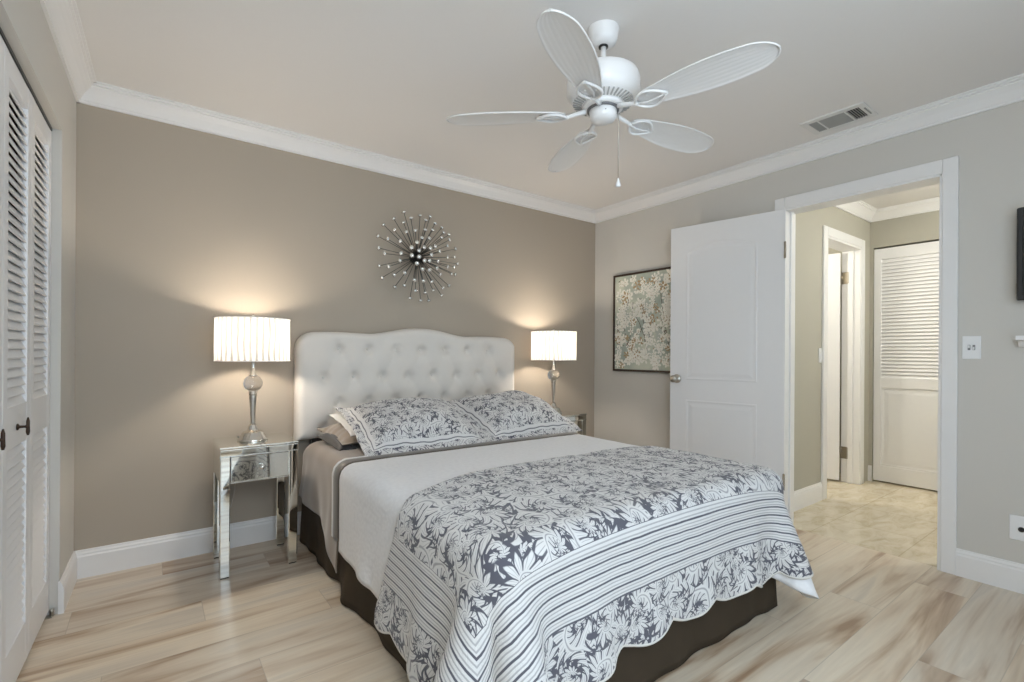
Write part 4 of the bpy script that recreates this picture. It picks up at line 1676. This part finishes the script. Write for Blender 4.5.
def make_blade():
    L0, L1 = 0.150, 0.642
    ni, njj = 60, 24
    P = []
    for i in range(ni + 1):
        t = i / ni
        t = 0.5 - 0.5 * math.cos(pi * t) if t > 0.5 else t
        x = L0 + (L1 - L0) * t
        w = blade_w(t)
        col = []
        for j in range(njj + 1):
            v = 2 * j / njj - 1
            rib = 0.0009 * math.cos(v * 26)
            rim = 0.0028 * (max(0, abs(v) - 0.9) / 0.1)
            col.append((x, v * w, -rib - rim + 0.004 * (1 - v * v)))
        P.append(col)
    o = grid_mesh('blade', P, None, M['blade'], fan)
    solidify(o, 0.005, 0)
    return o


def make_arm():
    m = MB()
    m.tube([(0.068, 0, 0.010), (0.095, 0, 0.004), (0.125, 0, -0.004), (0.150, 0, -0.010)], [0.010, 0.009, 0.0085, 0.008], 10)
    lf, rt = [], []
    for k in range(15):
        t = k / 14
        x = 0.145 + 0.125 * t
        y = 0.046 * math.sin(pi * t ** 0.85) ** 0.9
        lf.append((x, y, -0.011))
        rt.append((x, -y, -0.011))
    m.tube(lf, 0.0055, 8)
    m.tube(rt, 0.0055, 8)
    m.tube([(0.145, 0, -0.011), (0.185, 0.012, -0.011), (0.225, 0.010, -0.011), (0.268, 0, -0.011)], 0.004, 8)
    m.ball((0.145, 0, -0.011), 0.011, 1, 1, .7, 12, 8)
    for xx, yy in ((0.20, 0.02), (0.20, -0.02), (0.25, 0.0)):
        m.ball((xx, yy, -0.006), 0.006, 1, 1, .6, 8, 6)
    return m.build('blade_arm', M['fan'], fan)


b0, a0 = make_blade(), make_arm()
for k in range(5):
    ang = math.radians(137.6 + 72 * k)
    Rm = Matrix.Translation((0, 0, BLZ)) @ Matrix.Rotation(ang, 4, 'Z') @ Matrix.Rotation(-math.radians(9.5), 4, 'X')
    bb = b0 if k == 0 else b0.copy()
    aa = a0 if k == 0 else a0.copy()
    for q in (bb, aa):
        if k:
            COL.objects.link(q)
        q.parent = fan
        q.matrix_local = Rm

# ------------------------------------------------------------------ ceiling vent
vt = root('ceiling_vent', (-0.268, -2.083, HC), 'white rectangular air vent with grey grille in the ceiling by the doorway wall', 'vent')
vw, vl = 0.108, 0.155
fr = MB()
fr.box(-vw, vw, -vl, -vl + .035, -0.008, 0, 0.003).box(-vw, vw, vl - .035, vl, -0.008, 0, 0.003)
fr.box(-vw, -vw + .035, -vl + .0345, vl - .0345, -0.0078, 0).box(vw - .035, vw, -vl + .0345, vl - .0345, -0.0078, 0)
fr.box(-vw + .03, vw - .03, -0.062, -0.054, -0.008, 0).box(-vw + .03, vw - .03, 0.070, 0.078, -0.008, 0)
fr.build('vent_frame', M['ventwhite'], vt)
MB().box(-vw + .03, vw - .03, -vl + .03, vl - .03, -0.002, 0).build('backing', M['dark'], vt)  # dark sheet stands in for the shade inside the vent recess
g1 = MB()
for k in range(9):
    x = -vw + .042 + k * (2 * vw - .084) / 8
    g1.box(x - .005, x + .005, -0.054, 0.070, -0.0008, 0.0008, xf=Matrix.Translation((x, 0, -0.006)) @ Matrix.Rotation(0.6, 4, 'Y') @ Matrix.Translation((-x, 0, 0)))
for y0, y1, cnt in ((-vl + .036, -0.062, 5), (0.078, vl - .036, 5)):
    for k in range(cnt):
        y = y0 + (k + .5) * (y1 - y0) / cnt
        g1.box(-vw + .035, vw - .035, y - .0045, y + .0045, -0.0008, 0.0008, xf=Matrix.Translation((0, y, -0.006)) @ Matrix.Rotation(0.6 if y0 < 0 else -0.6, 4, 'X') @ Matrix.Translation((0, -y, 0)))
g1.build('grille', M['slat'], vt)
MB().box(-0.045, 0.05, -vl + .012, -vl + .018, -0.012, -0.008).build('damper_lever', M['slat'], vt)

# ------------------------------------------------------------------ switches, outlet, television, shelf
sw = root('light_switch', (0, -2.5875, 1.158), 'white double toggle switch plate on the wall right of the doorway', 'light switch')
MB().box(-0.006, 0, -0.035, 0.035, -0.058, 0.058, 0.003).build('cover_plate', M['plate'], sw)
for yy in (-0.009, 0.009):
    mm = MB()
    mm.box(-0.0068, -0.005, yy - .005, yy + .005, -0.013, 0.013)
    so = mm.build('toggle_slot', M['grey'], sw)
    MB().box(-0.016, -0.006, yy - .003, yy + .003, -0.003 if yy > 0 else -.011, 0.011 if yy > 0 else .003, 0.001).build('toggle', M['plate'], so)
ol = root('wall_outlet', (0, -2.762, 0.302), 'white wall outlet plate with a dark socket low on the wall by the baseboard', 'outlet')
MB().box(-0.006, 0, -0.037, 0.037, -0.058, 0.058, 0.003).build('cover_plate', M['plate'], ol)
mm = MB()
mm.lathe([(0.012, 0), (0.011, 0.008), (0.006, 0.010), (0.005, 0.018), (0, 0.019)], 14, Matrix.Translation((-0.005, -0.004, -0.004)) @ Matrix.Rotation(-pi / 2, 4, 'Y'))
mm.build('socket', M['black'], ol)
hs = root('light_switch', (0.836, HY, 1.115), 'slim white rocker switch on the cream hall wall beside the casing', 'light switch')
MB().box(-0.022, 0.022, -0.008, 0, -0.056, 0.056, 0.003).build('cover_plate', M['plate'], hs)
MB().box(-0.012, 0.012, -0.014, -0.007, -0.03, 0.03, 0.002).build('rocker', M['plate'], hs)

tv = root('television', (0, -3.13, 1.59), 'black flat television on the wall at the edge beyond the light switch', 'television')
MB().box(-0.075, -0.032, -0.38, 0.378, -0.216, 0.216, 0.008, 3).build('housing', M['black'], tv)
MB().box(-0.0765, -0.074, -0.36, 0.358, -0.19, 0.20).build('screen', M['screen'], tv)
MB().box(-0.033, 0, -0.12, 0.12, -0.10, 0.10, 0.003).build('wall_mount', M['black'], tv)
MB().box(-0.066, -0.045, 0.3765, 0.380, -0.185, -0.135, 0.001).build('side_badge', M['hinge'], tv)['label'] = 'small tan side badge'
sh = root('wall_shelf', (0, -3.10, 1.16), 'small white moulded wall shelf under the television', 'shelf')
MB().prism([(0, 0.0), (-0.02, 0.0), (-0.035, 0.012), (-0.05, 0.025), (-0.10, 0.030), (-0.10, 0.05), (0, 0.05)], 'y', -0.33, 0.345).build('shelf_board', M['trim'], sh)
